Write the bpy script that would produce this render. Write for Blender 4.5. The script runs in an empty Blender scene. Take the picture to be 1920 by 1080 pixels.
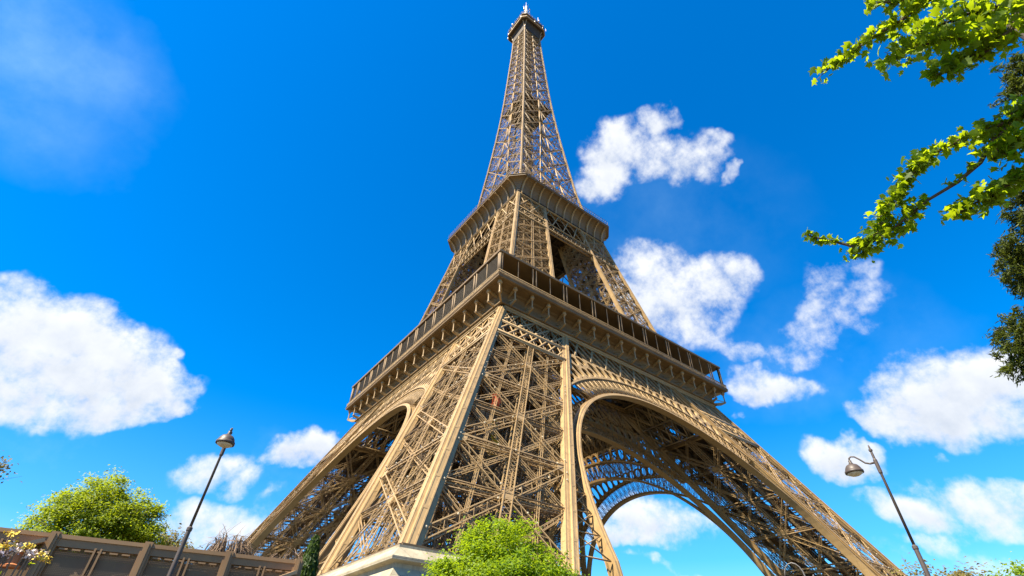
import bpy, math, random
import numpy as np
from mathutils import Vector, Matrix
random.seed(7); rng = np.random.default_rng(7)
S = bpy.context.scene
COL = S.collection
R = math.radians

# ------------------------------------------------------------------ camera
def cam_setup():
    yaw, pitch, roll = 0.9331, 0.6970, 0.0213
    cy, sy, cp, sp = math.cos(yaw), math.sin(yaw), math.cos(pitch), math.sin(pitch)
    f = Vector((cp*cy, cp*sy, sp)); r = Vector((sy, -cy, 0)); u = r.cross(f)
    r2 = r*math.cos(roll) + u*math.sin(roll); u2 = -r*math.sin(roll) + u*math.cos(roll)
    cd = bpy.data.cameras.new("camera"); c = bpy.data.objects.new("camera", cd); COL.objects.link(c)
    m = Matrix((r2, u2, -f)).transposed().to_4x4(); m.translation = Vector((-74.822, -92.648, -4.18))
    c.matrix_world = m
    cd.sensor_width = 36; cd.lens = 926.8/1920*36; cd.clip_end = 20000; cd.clip_start = 0.05
    S.camera = c
    return c, r2, u2, f
CAM, CR, CU, CF = cam_setup()
EYE = CAM.matrix_world.translation.copy()
def look(px, py):
    """direction in the world of a spot in the sky, used for the clouds"""
    d = CF + CR*((px-960)/926.8) - CU*((py-540)/926.8)
    return d.normalized()

# ------------------------------------------------------------------ sun, sky, exposure
SUN_EL = R(53); SH = Vector((-0.99, -0.10, 0)).normalized()
TOSUN = Vector((SH.x*math.cos(SUN_EL), SH.y*math.cos(SUN_EL), math.sin(SUN_EL)))
sl = bpy.data.lights.new("sun", 'SUN'); sl.energy = 5.0; sl.angle = R(0.5); sl.color = (1.0, 0.89, 0.70)
so = bpy.data.objects.new("sun", sl); COL.objects.link(so); so.rotation_euler = (-TOSUN).to_track_quat('-Z', 'Y').to_euler()
S.view_settings.view_transform = 'Standard'; S.view_settings.look = 'None'
S.view_settings.exposure = 1.68; S.view_settings.gamma = 1.0

# clouds: (px, py, rx, ry, weight) as seen from the river bank; kept as directions on the sky
CLOUDS = [
 # big left cumulus
 (30,610,95,72,1.0),(110,650,120,82,1.0),(190,690,125,75,1.0),(270,735,90,48,1.0),(40,700,110,78,1.0),(170,755,120,42,.9),(320,755,46,24,.9),(335,668,18,13,.55),(285,640,16,10,.5),
 # upper right cloud
 (1150,275,62,55,.85),(1130,335,48,44,.85),(1236,232,42,34,.8),(1225,300,70,42,.75),(1300,300,55,42,.7),(1362,328,17,20,.7),(1160,240,40,24,.6),(1340,270,30,16,.5),
 # behind the second floor, right
 (1250,560,95,85,.8),(1215,505,75,48,.62),(1320,540,75,62,.75),(1370,515,46,36,.7),(1290,610,70,36,.7),(1180,560,50,60,.7),
 # wispy diagonal
 (1555,585,66,48,.72),(1545,535,46,46,.55),(1620,560,50,34,.55),(1640,610,34,18,.5),(1520,640,55,42,.68),(1480,675,52,24,.6),(1600,510,46,22,.5),
 (1440,730,82,30,.95),(1400,705,45,22,.7),(1395,662,46,22,.68),(1350,645,34,20,.45),
 # big right cumulus
 (1740,760,110,66,1.0),(1800,730,115,72,1.0),(1880,715,100,62,1.0),(1700,790,92,38,1.0),(1860,770,80,42,.9),(1610,775,38,24,.5),
 (1585,862,78,34,1.0),(1640,852,34,20,.8),(1748,857,20,11,.6),
 (1720,965,105,34,.85),(1830,950,110,42,.85),(1910,945,60,34,.85),(1760,925,70,24,.55),(1740,1020,70,17,.6),(1700,1040,90,20,.35),(1850,1050,110,26,.5),
 # through the arch
 (1215,972,105,40,.95),(1180,1000,95,30,.9),(1290,975,75,26,.6),(1210,1058,55,12,.5),(1290,1075,60,14,.5),
 # low left
 (565,845,58,32,.98),(530,862,42,22,.75),(600,835,40,24,.9),(400,890,72,34,.72),(450,905,52,22,.62),(400,975,85,34,.66),(430,1000,90,36,.7),(350,985,60,40,.66),(360,1030,60,30,.6),(505,930,34,14,.4),
 # thin haze top left
 (205,575,20,10,.4),(1385,775,16,9,.5),
]
HAZE = [(50,60,230,190,1.0),(170,110,150,120,.8),(30,190,200,150,.7),(1250,430,260,150,.4),(420,960,200,140,.9),(1600,640,220,120,.5),(1800,1000,330,120,.9),(60,880,260,170,.8),(1450,700,220,100,.6)]
def world_setup():
    w = bpy.data.worlds.new("World"); S.world = w; w.use_nodes = True
    nt = w.node_tree; N = nt.nodes; L = nt.links; N.clear()
    out = N.new('ShaderNodeOutputWorld')
    sky = N.new('ShaderNodeTexSky'); sky.sky_type = 'NISHITA'; sky.sun_disc = False
    sky.sun_elevation = SUN_EL; sky.sun_rotation = math.atan2(TOSUN.x, TOSUN.y)
    sky.altitude = 50; sky.air_density = 1.0; sky.dust_density = 0.35; sky.ozone_density = 2.5
    hs = N.new('ShaderNodeHueSaturation'); hs.inputs['Saturation'].default_value = 1.75; hs.inputs['Value'].default_value = 1.22
    hs.inputs['Hue'].default_value = 0.505
    L.new(sky.outputs[0], hs.inputs['Color'])
    b1 = N.new('ShaderNodeBackground'); b1.inputs[1].default_value = 0.0715
    L.new(hs.outputs[0], b1.inputs[0])
    tc = N.new('ShaderNodeTexCoord')
    def math_(op, a, b=None, c=None, clamp=False):
        n = N.new('ShaderNodeMath'); n.operation = op; n.use_clamp = clamp
        for k, v in enumerate((a, b, c)):
            if v is None: continue
            if isinstance(v, (int, float)): n.inputs[k].default_value = v
            else: L.new(v, n.inputs[k])
        return n.outputs[0]
    def dot(v, vec):
        n = N.new('ShaderNodeVectorMath'); n.operation = 'DOT_PRODUCT'
        L.new(v, n.inputs[0]); n.inputs[1].default_value = vec; return n.outputs['Value']
    def noise(v, scale, detail, rough=.55, off=(0,0,0)):
        a = N.new('ShaderNodeVectorMath'); a.operation = 'ADD'; L.new(v, a.inputs[0]); a.inputs[1].default_value = off
        n = N.new('ShaderNodeTexNoise'); n.inputs['Scale'].default_value = scale; n.inputs['Detail'].default_value = detail
        n.inputs['Roughness'].default_value = rough; L.new(a.outputs[0], n.inputs['Vector']); return n
    V = tc.outputs['Generated']
    nw = noise(V, 9, 4, .6)
    sub = N.new('ShaderNodeVectorMath'); sub.operation = 'SUBTRACT'; L.new(nw.outputs['Color'], sub.inputs[0]); sub.inputs[1].default_value = (.5,.5,.5)
    sc = N.new('ShaderNodeVectorMath'); sc.operation = 'SCALE'; L.new(sub.outputs[0], sc.inputs[0]); sc.inputs['Scale'].default_value = 0.09
    add = N.new('ShaderNodeVectorMath'); add.operation = 'ADD'; L.new(V, add.inputs[0]); L.new(sc.outputs[0], add.inputs[1])
    W = add.outputs[0]
    best = None; low = None
    for (px, py, rx, ry, wt) in CLOUDS:
        c = look(px, py); k = c.dot(CF)
        ax = (look(px+rx, py)-c); ay = (look(px, py-ry)-c)
        a = ax.length*1.42; b = ay.length*1.42; ax.normalize(); ay.normalize()
        # tangent frame: distances along ax and ay
        da = math_('MULTIPLY_ADD', dot(W, ax), 1/a, -c.dot(ax)/a)
        db = math_('MULTIPLY_ADD', dot(W, ay), 1/b, -c.dot(ay)/b)
        d2 = math_('ADD', math_('MULTIPLY', da, da), math_('MULTIPLY', db, db))
        front = math_('GREATER_THAN', dot(V, c), 0.5)
        m = math_('MULTIPLY', math_('MAXIMUM', math_('MULTIPLY_ADD', d2, -wt, wt), 0.0), front)
        lo = math_('MULTIPLY', m, math_('MULTIPLY_ADD', db, -0.5, 0.5, clamp=True))
        best = m if best is None else math_('SMOOTH_MAX', best, m, 0.15)
        low = lo if low is None else math_('MAXIMUM', low, lo)
    hz = None
    for (px, py, rx, ry, wt) in HAZE:
        c = look(px, py); ax = (look(px+rx, py)-c); ay = (look(px, py-ry)-c); a = ax.length*1.2; b = ay.length*1.2; ax.normalize(); ay.normalize()
        da = math_('MULTIPLY_ADD', dot(W, ax), 1/a, -c.dot(ax)/a); db = math_('MULTIPLY_ADD', dot(W, ay), 1/b, -c.dot(ay)/b)
        d2 = math_('ADD', math_('MULTIPLY', da, da), math_('MULTIPLY', db, db))
        m = math_('MULTIPLY', math_('MAXIMUM', math_('MULTIPLY_ADD', d2, -wt, wt), 0.0), math_('GREATER_THAN', dot(V, c), 0.5))
        hz = m if hz is None else math_('MAXIMUM', hz, m)
    nh = noise(V, 7, 7, .6, (2,2,6))
    hz = math_('MULTIPLY', hz, math_('MULTIPLY_ADD', nh.outputs[0], 1.5, -.42, clamp=True))
    hz = math_('MULTIPLY', math_('POWER', hz, 1.2), .62)
    sx_ = N.new('ShaderNodeSeparateXYZ'); L.new(V, sx_.inputs[0])
    hor = math_('POWER', math_('MULTIPLY_ADD', sx_.outputs[2], -2.4, 1.0, clamp=True), 1.5)
    hz = math_('MAXIMUM', hz, math_('MULTIPLY', hor, .62))
    n1 = noise(V, 22, 8, .62, (3,1,7)); n2 = noise(V, 8, 5, .55, (9,4,2))
    n4 = noise(V, 60, 6, .6, (5,5,1))
    dens = math_('MULTIPLY_ADD', math_('SUBTRACT', n1.outputs[0], .5), 2.5, math_('MULTIPLY_ADD', best, 1.75, -.48))
    dens = math_('MULTIPLY_ADD', math_('SUBTRACT', n2.outputs[0], .5), 1.2, dens)
    dens = math_('MULTIPLY_ADD', math_('SUBTRACT', n4.outputs[0], .5), .55, dens)
    mr = N.new('ShaderNodeMapRange'); mr.interpolation_type = 'SMOOTHSTEP'; L.new(dens, mr.inputs[0])
    mr.inputs[1].default_value = -.2; mr.inputs[2].default_value = 1.2
    fade = N.new('ShaderNodeMapRange'); fade.interpolation_type = 'SMOOTHSTEP'; L.new(best, fade.inputs[0]); fade.inputs[1].default_value = .15; fade.inputs[2].default_value = .42
    fac = math_('MULTIPLY', mr.outputs[0], fade.outputs[0])
    fac = math_('MULTIPLY', fac, .97)
    sh = N.new('ShaderNodeMapRange'); L.new(low, sh.inputs[0]); sh.inputs[1].default_value = .22; sh.inputs[2].default_value = .78
    n3 = noise(V, 14, 6, .6, (1,8,3))
    shade = math_('MULTIPLY', sh.outputs[0], math_('MULTIPLY_ADD', n3.outputs[0], 2.2, -.45, clamp=True))
    mx = N.new('ShaderNodeMix'); mx.data_type = 'RGBA'; L.new(shade, mx.inputs[0])
    mx.inputs[6].default_value = (.68,.69,.70,1); mx.inputs[7].default_value = (.33,.39,.49,1)
    b2 = N.new('ShaderNodeBackground'); L.new(mx.outputs[2], b2.inputs[0]); b2.inputs[1].default_value = 0.50
    ms = N.new('ShaderNodeMixShader'); L.new(fac, ms.inputs[0])
    b3 = N.new('ShaderNodeBackground'); b3.inputs[0].default_value = (.34,.56,.72,1); b3.inputs[1].default_value = .5
    mh = N.new('ShaderNodeMixShader'); L.new(hz, mh.inputs[0]); L.new(b1.outputs[0], mh.inputs[1]); L.new(b3.outputs[0], mh.inputs[2]); L.new(mh.outputs[0], ms.inputs[1]); L.new(b2.outputs[0], ms.inputs[2])
    L.new(ms.outputs[0], out.inputs[0])
world_setup()

# ------------------------------------------------------------------ materials
PAINT = .82   # one brightness for every paint and leaf, set against the exposure
def mat(name, base, alt=None, rough=.55, scale=1.5, metal=0.0, bump=0.0, detail=5, spec=.4):
    base=tuple(c*PAINT for c in base); alt=tuple(c*PAINT for c in alt) if alt else None
    m = bpy.data.materials.new(name); m.use_nodes = True; nt = m.node_tree; b = nt.nodes['Principled BSDF']
    b.inputs['Roughness'].default_value = rough; b.inputs['Metallic'].default_value = metal
    b.inputs['Specular IOR Level'].default_value = spec
    if alt is None: b.inputs['Base Color'].default_value = (*base, 1)
    else:
        tc = nt.nodes.new('ShaderNodeTexCoord'); n = nt.nodes.new('ShaderNodeTexNoise'); n.inputs['Scale'].default_value = scale; n.inputs['Detail'].default_value = detail
        nt.links.new(tc.outputs['Object'], n.inputs['Vector'])
        mr = nt.nodes.new('ShaderNodeMapRange'); mr.inputs[1].default_value = .32; mr.inputs[2].default_value = .68
        nt.links.new(n.outputs[0], mr.inputs[0])
        x = nt.nodes.new('ShaderNodeMix'); x.data_type = 'RGBA'; nt.links.new(mr.outputs[0], x.inputs[0])
        x.inputs[6].default_value = (*base, 1); x.inputs[7].default_value = (*alt, 1)
        nt.links.new(x.outputs[2], b.inputs['Base Color'])
        if bump:
            bp = nt.nodes.new('ShaderNodeBump'); bp.inputs['Strength'].default_value = bump; bp.inputs['Distance'].default_value = .05
            nt.links.new(n.outputs[0], bp.inputs['Height']); nt.links.new(bp.outputs[0], b.inputs['Normal'])
    return m
def leaf_mat(name, base, alt, trans, scale=3.0, tfac=.45):
    m = mat(name, base, alt, .5, scale, spec=.25); nt = m.node_tree; b = nt.nodes['Principled BSDF']
    mixn = [n for n in nt.nodes if n.type == 'MIX'][0]
    t = nt.nodes.new('ShaderNodeBsdfTranslucent'); t.inputs[0].default_value = (*trans, 1)
    ms = nt.nodes.new('ShaderNodeMixShader'); ms.inputs[0].default_value = tfac
    nt.links.new(b.outputs[0], ms.inputs[1]); nt.links.new(t.outputs[0], ms.inputs[2])
    nt.links.new(ms.outputs[0], nt.nodes['Material Output'].inputs[0])
    return m
def iron_mat(name, base, alt, grime, rough):
    m = mat(name, base, alt, rough, .35, detail=8); nt=m.node_tree; b=nt.nodes['Principled BSDF']; first=[n for n in nt.nodes if n.type=='MIX'][0]
    tc=[n for n in nt.nodes if n.type=='TEX_COORD'][0]
    mp=nt.nodes.new('ShaderNodeMapping'); mp.inputs['Scale'].default_value=(2.2,2.2,.35); nt.links.new(tc.outputs['Object'],mp.inputs[0])
    n=nt.nodes.new('ShaderNodeTexNoise'); n.inputs['Scale'].default_value=1.6; n.inputs['Detail'].default_value=9; n.inputs['Roughness'].default_value=.7; nt.links.new(mp.outputs[0],n.inputs['Vector'])
    mr=nt.nodes.new('ShaderNodeMapRange'); mr.inputs[1].default_value=.50; mr.inputs[2].default_value=.72; mr.inputs[4].default_value=.75; nt.links.new(n.outputs[0],mr.inputs[0])
    x=nt.nodes.new('ShaderNodeMix'); x.data_type='RGBA'; nt.links.new(mr.outputs[0],x.inputs[0]); nt.links.new(first.outputs[2],x.inputs[6]); x.inputs[7].default_value=(*grime,1)
    nt.links.new(x.outputs[2],b.inputs['Base Color']); return m
IRON = iron_mat("brown_iron_paint", (.44,.295,.132), (.335,.222,.098), (.175,.108,.05), .5)
IRON_SHADE = iron_mat("shaded_brown_iron", (.22,.142,.062), (.155,.10,.044), (.10,.06,.028), .6)  # darker copy of the brown iron; interior shade is put into its colour
NET = mat("dark_safety_netting", (.045,.035,.022), None, .8)
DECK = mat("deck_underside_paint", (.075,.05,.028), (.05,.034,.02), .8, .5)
STONE = mat("pale_limestone", (.44,.385,.27), (.31,.265,.175), .85, .9, bump=.4, detail=10)
def stone_joints():
    nt=STONE.node_tree; b=nt.nodes['Principled BSDF']; x=[n for n in nt.nodes if n.type=='MIX'][0]; tc=[n for n in nt.nodes if n.type=='TEX_COORD'][0]
    sp=nt.nodes.new('ShaderNodeSeparateXYZ'); nt.links.new(tc.outputs['Object'],sp.inputs[0]); ad=nt.nodes.new('ShaderNodeMath'); ad.operation='ADD'; nt.links.new(sp.outputs[0],ad.inputs[0]); nt.links.new(sp.outputs[1],ad.inputs[1])
    cb=nt.nodes.new('ShaderNodeCombineXYZ'); nt.links.new(ad.outputs[0],cb.inputs[0]); nt.links.new(sp.outputs[2],cb.inputs[1])
    br=nt.nodes.new('ShaderNodeTexBrick'); nt.links.new(cb.outputs[0],br.inputs['Vector']); br.inputs['Scale'].default_value=1; br.inputs['Brick Width'].default_value=2.3; br.inputs['Row Height'].default_value=.98; br.inputs['Mortar Size'].default_value=.018; br.inputs['Mortar Smooth'].default_value=.3
    mp=nt.nodes.new('ShaderNodeMapping'); mp.inputs['Scale'].default_value=(3,3,.35); nt.links.new(tc.outputs['Object'],mp.inputs[0])
    n=nt.nodes.new('ShaderNodeTexNoise'); n.inputs['Scale'].default_value=1.3; n.inputs['Detail'].default_value=8; n.inputs['Roughness'].default_value=.65; nt.links.new(mp.outputs[0],n.inputs['Vector'])
    mr=nt.nodes.new('ShaderNodeMapRange'); mr.inputs[1].default_value=.5; mr.inputs[2].default_value=.75; mr.inputs[4].default_value=.7; nt.links.new(n.outputs[0],mr.inputs[0])
    mx=nt.nodes.new('ShaderNodeMath'); mx.operation='MAXIMUM'; nt.links.new(mr.outputs[0],mx.inputs[0]); nt.links.new(br.outputs['Fac'],mx.inputs[1])
    y=nt.nodes.new('ShaderNodeMix'); y.data_type='RGBA'; nt.links.new(mx.outputs[0],y.inputs[0]); nt.links.new(x.outputs[2],y.inputs[6]); y.inputs[7].default_value=(.15,.125,.09,1); nt.links.new(y.outputs[2],b.inputs['Base Color'])
stone_joints()
BULB = mat("lamp_glass", (.55,.48,.34), None, .2)
GLASS = mat("dark_window_glass", (.02,.025,.03), None, .08, spec=.6)
WHITE = mat("white_mast_paint", (.75,.74,.72), (.6,.6,.6), .5, 2)
RED = mat("red_canvas", (.66,.11,.02), (.55,.08,.02), .7, 3)
YEL = mat("yellow_machine_paint", (.70,.47,.02), (.6,.38,.02), .5, 3)
PANEL = mat("weathered_boarding", (.52,.42,.27), (.30,.23,.14), .8, 1.2, detail=10)

# ------------------------------------------------------------------ mesh helpers
def mesh_obj(name, V, F, m, parent=None, smooth=False):
    me = bpy.data.meshes.new(name)
    if isinstance(F, np.ndarray):
        nv, (nf, k) = len(V), F.shape
        me.vertices.add(nv); me.vertices.foreach_set('co', np.asarray(V, np.float32).ravel())
        me.loops.add(nf*k); me.loops.foreach_set('vertex_index', F.astype(np.int32).ravel())
        me.polygons.add(nf); me.polygons.foreach_set('loop_start', np.arange(0, nf*k, k, dtype=np.int32))
        me.update(calc_edges=True); me.validate()
    else:
        me.from_pydata([tuple(v) for v in V], [], F)
    if smooth: me.polygons.foreach_set('use_smooth', np.ones(len(me.polygons), bool))
    me.materials.append(m)
    o = bpy.data.objects.new(name, me); COL.objects.link(o)
    if parent: o.parent = parent
    return o
def thing(name, label, cat, loc=(0,0,0), rz=0, group=None):
    o = bpy.data.objects.new(name, None); COL.objects.link(o); o.empty_display_size = .3
    o.location = loc; o.rotation_euler = (0,0,rz)
    tag(o, label, cat, group); return o
def tag(o, label=None, cat=None, group=None, kind=None):
    if label: o['label'] = label
    if cat: o['category'] = cat
    if group: o['group'] = group
    if kind: o['kind'] = kind
    return o
def node(name, parent):
    o = bpy.data.objects.new(name, None); COL.objects.link(o); o.parent = parent; o.empty_display_size = .3; return o

class Bars:
    """collects straight bars (boxes between two points) and free polygons; builds ONE mesh"""
    def __init__(s): s.p=[]; s.q=[]; s.w=[]; s.h=[]; s.u=[]; s.V=[]; s.F=[]
    def bar(s, p, q, w, h=None, up=(0,0,1)):
        s.p.append(tuple(p)); s.q.append(tuple(q)); s.w.append(w); s.h.append(h or w); s.u.append(tuple(up))
    def poly(s, pts): 
        k = len(s.V); s.V += [tuple(p) for p in pts]; s.F.append(list(range(k, k+len(pts))))
    def loft(s, rings, close=True, caps=True):
        k = len(s.V); n = len(rings[0])
        for r in rings: s.V += [tuple(p) for p in r]
        for a in range(len(rings)-1):
            for j in range(n if close else n-1):
                j2 = (j+1) % n
                s.F.append([k+a*n+j, k+a*n+j2, k+(a+1)*n+j2, k+(a+1)*n+j])
        if caps:
            s.F.append([k+j for j in range(n)][::-1]); s.F.append([k+(len(rings)-1)*n+j for j in range(n)])
    def box(s, c, d):
        x,y,z = c; a,b,e = d[0]/2, d[1]/2, d[2]/2
        s.loft([[(x-a,y-b,z-e),(x+a,y-b,z-e),(x+a,y+b,z-e),(x-a,y+b,z-e)],[(x-a,y-b,z+e),(x+a,y-b,z+e),(x+a,y+b,z+e),(x-a,y+b,z+e)]])
    def plate(s, pts, n, t):
        """polygon with thickness t along n"""
        n = Vector(n).normalized()*(t/2)
        s.loft([[Vector(p)-n for p in pts],[Vector(p)+n for p in pts]])
    def lathe(s, c, prof, n=12, axis=None):
        rings = [[(c[0]+r*math.cos(2*math.pi*k/n), c[1]+r*math.sin(2*math.pi*k/n), c[2]+z) for k in range(n)] for r, z in prof]
        s.loft(rings)
    def tube(s, pts, rad, n=6):
        pts = [Vector(p) for p in pts]; rings = []
        for k, p in enumerate(pts):
            t = (pts[min(k+1,len(pts)-1)]-pts[max(k-1,0)]).normalized()
            a = t.orthogonal().normalized() if k == 0 else (rings_a - t*rings_a.dot(t)).normalized()
            rings_a = a; b = t.cross(a); r = rad[k] if isinstance(rad, (list,tuple)) else rad
            rings.append([p + a*(r*math.cos(2*math.pi*j/n)) + b*(r*math.sin(2*math.pi*j/n)) for j in range(n)])
        s.loft(rings)
    def build(s, name, m, parent=None, smooth=False, off=(0,0,0)):
        V = np.zeros((0,3)); F = []
        if s.p:
            p=np.array(s.p,float); q=np.array(s.q,float); u=np.array(s.u,float); w=np.array(s.w)[:,None]/2; h=np.array(s.h)[:,None]/2
            t=q-p; ln=np.linalg.norm(t,axis=1,keepdims=True); t=t/np.maximum(ln,1e-9)
            sd=np.cross(t,u); l=np.linalg.norm(sd,axis=1,keepdims=True); bad=(l[:,0]<1e-3)
            if bad.any():
                sd[bad]=np.cross(t[bad],np.array([1.0,.3,0])); l=np.linalg.norm(sd,axis=1,keepdims=True)
            sd/=l; up=np.cross(sd,t)
            c=np.stack([p-sd*w-up*h,p+sd*w-up*h,p+sd*w+up*h,p-sd*w+up*h,q-sd*w-up*h,q+sd*w-up*h,q+sd*w+up*h,q-sd*w+up*h],1)
            V=c.reshape(-1,3); k=np.arange(len(p))[:,None,None]*8
            ft=np.array([[0,1,5,4],[1,2,6,5],[2,3,7,6],[3,0,4,7],[3,2,1,0],[4,5,6,7]])[None]
            Fq=(k+ft).reshape(-1,4)
            if not s.F: return mesh_obj(name, V-np.array(off), Fq, m, parent, smooth)
            F=Fq.tolist()
        k=len(V); V=np.concatenate([V,np.array(s.V,float).reshape(-1,3)]) - np.array(off)
        F=F+[[i+k for i in f] for f in s.F]
        return mesh_obj(name, V, F, m, parent, smooth)

def lerp(a, b, t): return tuple(a[k]+(b[k]-a[k])*t for k in range(3))
def truss(B, p, q, n, w, d, ch, la, pitch=None, sides=4, style='z', posts=False):
    """box truss p-q; n: direction of its depth d; w: width across it"""
    P=Vector(p); Q=Vector(q); t=(Q-P); Ln=t.length
    if Ln<.3: return
    t/=Ln; N_=Vector(n); sd=t.cross(N_).normalized(); N_=sd.cross(t).normalized()
    cs=[sd*(w/2)*a+N_*(d/2)*b for a,b in ((-1,-1),(1,-1),(1,1),(-1,1))]
    for c in cs: B.bar(P+c,Q+c,ch,ch,N_)
    k=max(2,round(Ln/(pitch or max(w,d))))
    pts=[[P+c+t*(Ln*j/k) for j in range(k+1)] for c in cs]
    prs=[(3,2),(0,1)] if sides==2 else [(3,2),(0,1),(1,2),(0,3)]
    for ai,(a,b) in enumerate(prs):
        nn = N_ if ai<2 else sd
        for j in range(k):
            if style=='x':
                B.bar(pts[a][j],pts[b][j+1],la,la*.4,nn); B.bar(pts[b][j],pts[a][j+1],la,la*.4,nn)
            elif style=='n':
                B.bar(pts[a][j],pts[b][j],la,la*.4,nn)
                if j%2==0: B.bar(pts[a][j],pts[b][j+1],la,la*.4,nn)
            else:
                if (j+ai)%2==0: B.bar(pts[a][j],pts[b][j+1],la,la*.4,nn)
                else: B.bar(pts[b][j],pts[a][j+1],la,la*.4,nn)
                if posts: B.bar(pts[a][j],pts[b][j],la*.8,la*.4,nn)

# ------------------------------------------------------------------ ground
GZ = -5.8
def ground():
    g = np.concatenate([np.array([-6000,-2500,-1000,-500,-250]), np.arange(-160,161,8.0), np.array([250,500,1000,2500,6000])])
    X,Y = np.meshgrid(g,g,indexing='ij'); Z = GZ+0*X; n=len(g)
    V=np.stack([X.ravel(),Y.ravel(),Z.ravel()],1); k=np.arange(n*n).reshape(n,n)
    F=np.stack([k[:-1,:-1],k[1:,:-1],k[1:,1:],k[:-1,1:]],-1).reshape(-1,4)
    m = mat("sandy_path_ground", (.12,.095,.055), (.075,.068,.035), .95, .06, bump=.3)
    o=mesh_obj("ground",V,F,m,smooth=True); tag(o,kind='structure')
ground()

# ------------------------------------------------------------------ tower profile
OK_ = np.array([(0,60.05),(4.6,57.66),(52.3,32.93),(54.5,31.9),(57,30.6),(64,28.4),(70,26.9),(77,25.25),(84,23.75),(96,21.2),(104,19.5),(111.9,17.9),(118,16.5),(124,15.2),(132,13.55),(144,12.4),(156,11.3),(168,10.3),(180,9.35),(192,8.55),(204,7.85),(216,7.3),(228,6.8),(240,6.3),(252,5.8),(264,5.4),(280,5.0)])
IK_ = np.array([(0,43.57),(4.6,41.18),(52.3,16.35),(57,14.8),(75.6,12.2),(98,9.0),(111.9,7.2),(130,5.3),(148,3.4),(165,1.6),(185,.45),(200,0),(280,0)])
def oz(z): return float(np.interp(z, OK_[:,0], OK_[:,1]))
def iz(z): return float(np.interp(z, IK_[:,0], IK_[:,1]))
def fp(k, t, off, z):
    """point on side k (0 front, 1 left, 2 far, 3 right): t along it, off from the axis"""
    return ((t,-off,z),(-off,t,z),(t,off,z),(off,t,z))[k]
FN = [Vector((0,-1,.45)).normalized(),Vector((-1,0,.45)).normalized(),Vector((0,1,.45)).normalized(),Vector((1,0,.45)).normalized()]
FA = [Vector((1,0,0)),Vector((0,1,0)),Vector((1,0,0)),Vector((0,1,0))]

TOWER = thing("lattice_tower", "giant brown wrought iron lattice tower on four arched legs with stone base", "tower")

def rib(name, parent, sx, sy, fx, fy, zs, half, m=IRON, proud=.13):
    """box column following the profile; outer plates stand proud of the box"""
    B = Bars(); rings=[]; 
    for z in zs:
        x=sx*(fx(z)); y=sy*(fy(z)); h=half
        ax = -sx*h if fx is oz else sx*h; ay = -sy*h if fy is oz else sy*h
        rings.append((x+ax, y+ay, z))
    def sq(c,a,b): return [(c[0]-a,c[1]-b,c[2]),(c[0]+a,c[1]-b,c[2]),(c[0]+a,c[1]+b,c[2]),(c[0]-a,c[1]+b,c[2])]
    B.loft([sq(c,half,half) for c in rings])
    ex = sx if fx is oz else -sx; ey = sy if fy is oz else -sy
    pw = half*.62; of = half*.30
    for dx,dy in ((0,1),(0,-1),(1,0),(-1,0)):
        rr=[]
        for c in rings:
            if dx==0: cc=(c[0]+ex*of, c[1]+dy*(half+proud/2-.001), c[2]); rr.append(sq(cc,pw,proud/2))
            else: cc=(c[0]+dx*(half+proud/2-.001), c[1]+ey*of, c[2]); rr.append(sq(cc,proud/2,pw))
        B.loft(rr)
        # edge angles along each plate
        for e in (-1,1):
            rr=[]
            for c in rings:
                if dx==0: cc=(c[0]+ex*of+e*(pw-.05), c[1]+dy*(half+proud+.015), c[2]); rr.append(sq(cc,.07,.02))
                else: cc=(c[0]+dx*(half+proud+.015), c[1]+ey*of+e*(pw-.05), c[2]); rr.append(sq(cc,.02,.07))
            B.loft(rr)
    # joint straps
    z0,z1=zs[0],zs[-1]; nst=int((z1-z0)/3.1)
    for k in range(1,nst):
        z=z0+(z1-z0)*k/nst
        cx=np.interp(z,[c[2] for c in rings],[c[0] for c in rings]); cy=np.interp(z,[c[2] for c in rings],[c[1] for c in rings])
        h=half+proud+.025
        x2=np.interp(z+.28,[c[2] for c in rings],[c[0] for c in rings]); y2=np.interp(z+.28,[c[2] for c in rings],[c[1] for c in rings])
        px,py=ex*of,ey*of
        for dx,dy in ((0,1),(0,-1),(1,0),(-1,0)):
            if dx==0: B.loft([sq((cx+px,cy+dy*(h-.02),z),pw-.14,.02),sq((x2+px,y2+dy*(h-.02),z+.28),pw-.14,.02)])
            else: B.loft([sq((cx+dx*(h-.02),cy+py,z),.02,pw-.14),sq((x2+dx*(h-.02),y2+py,z+.28),.02,pw-.14)])
    return B.build(name,m,parent)

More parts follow.
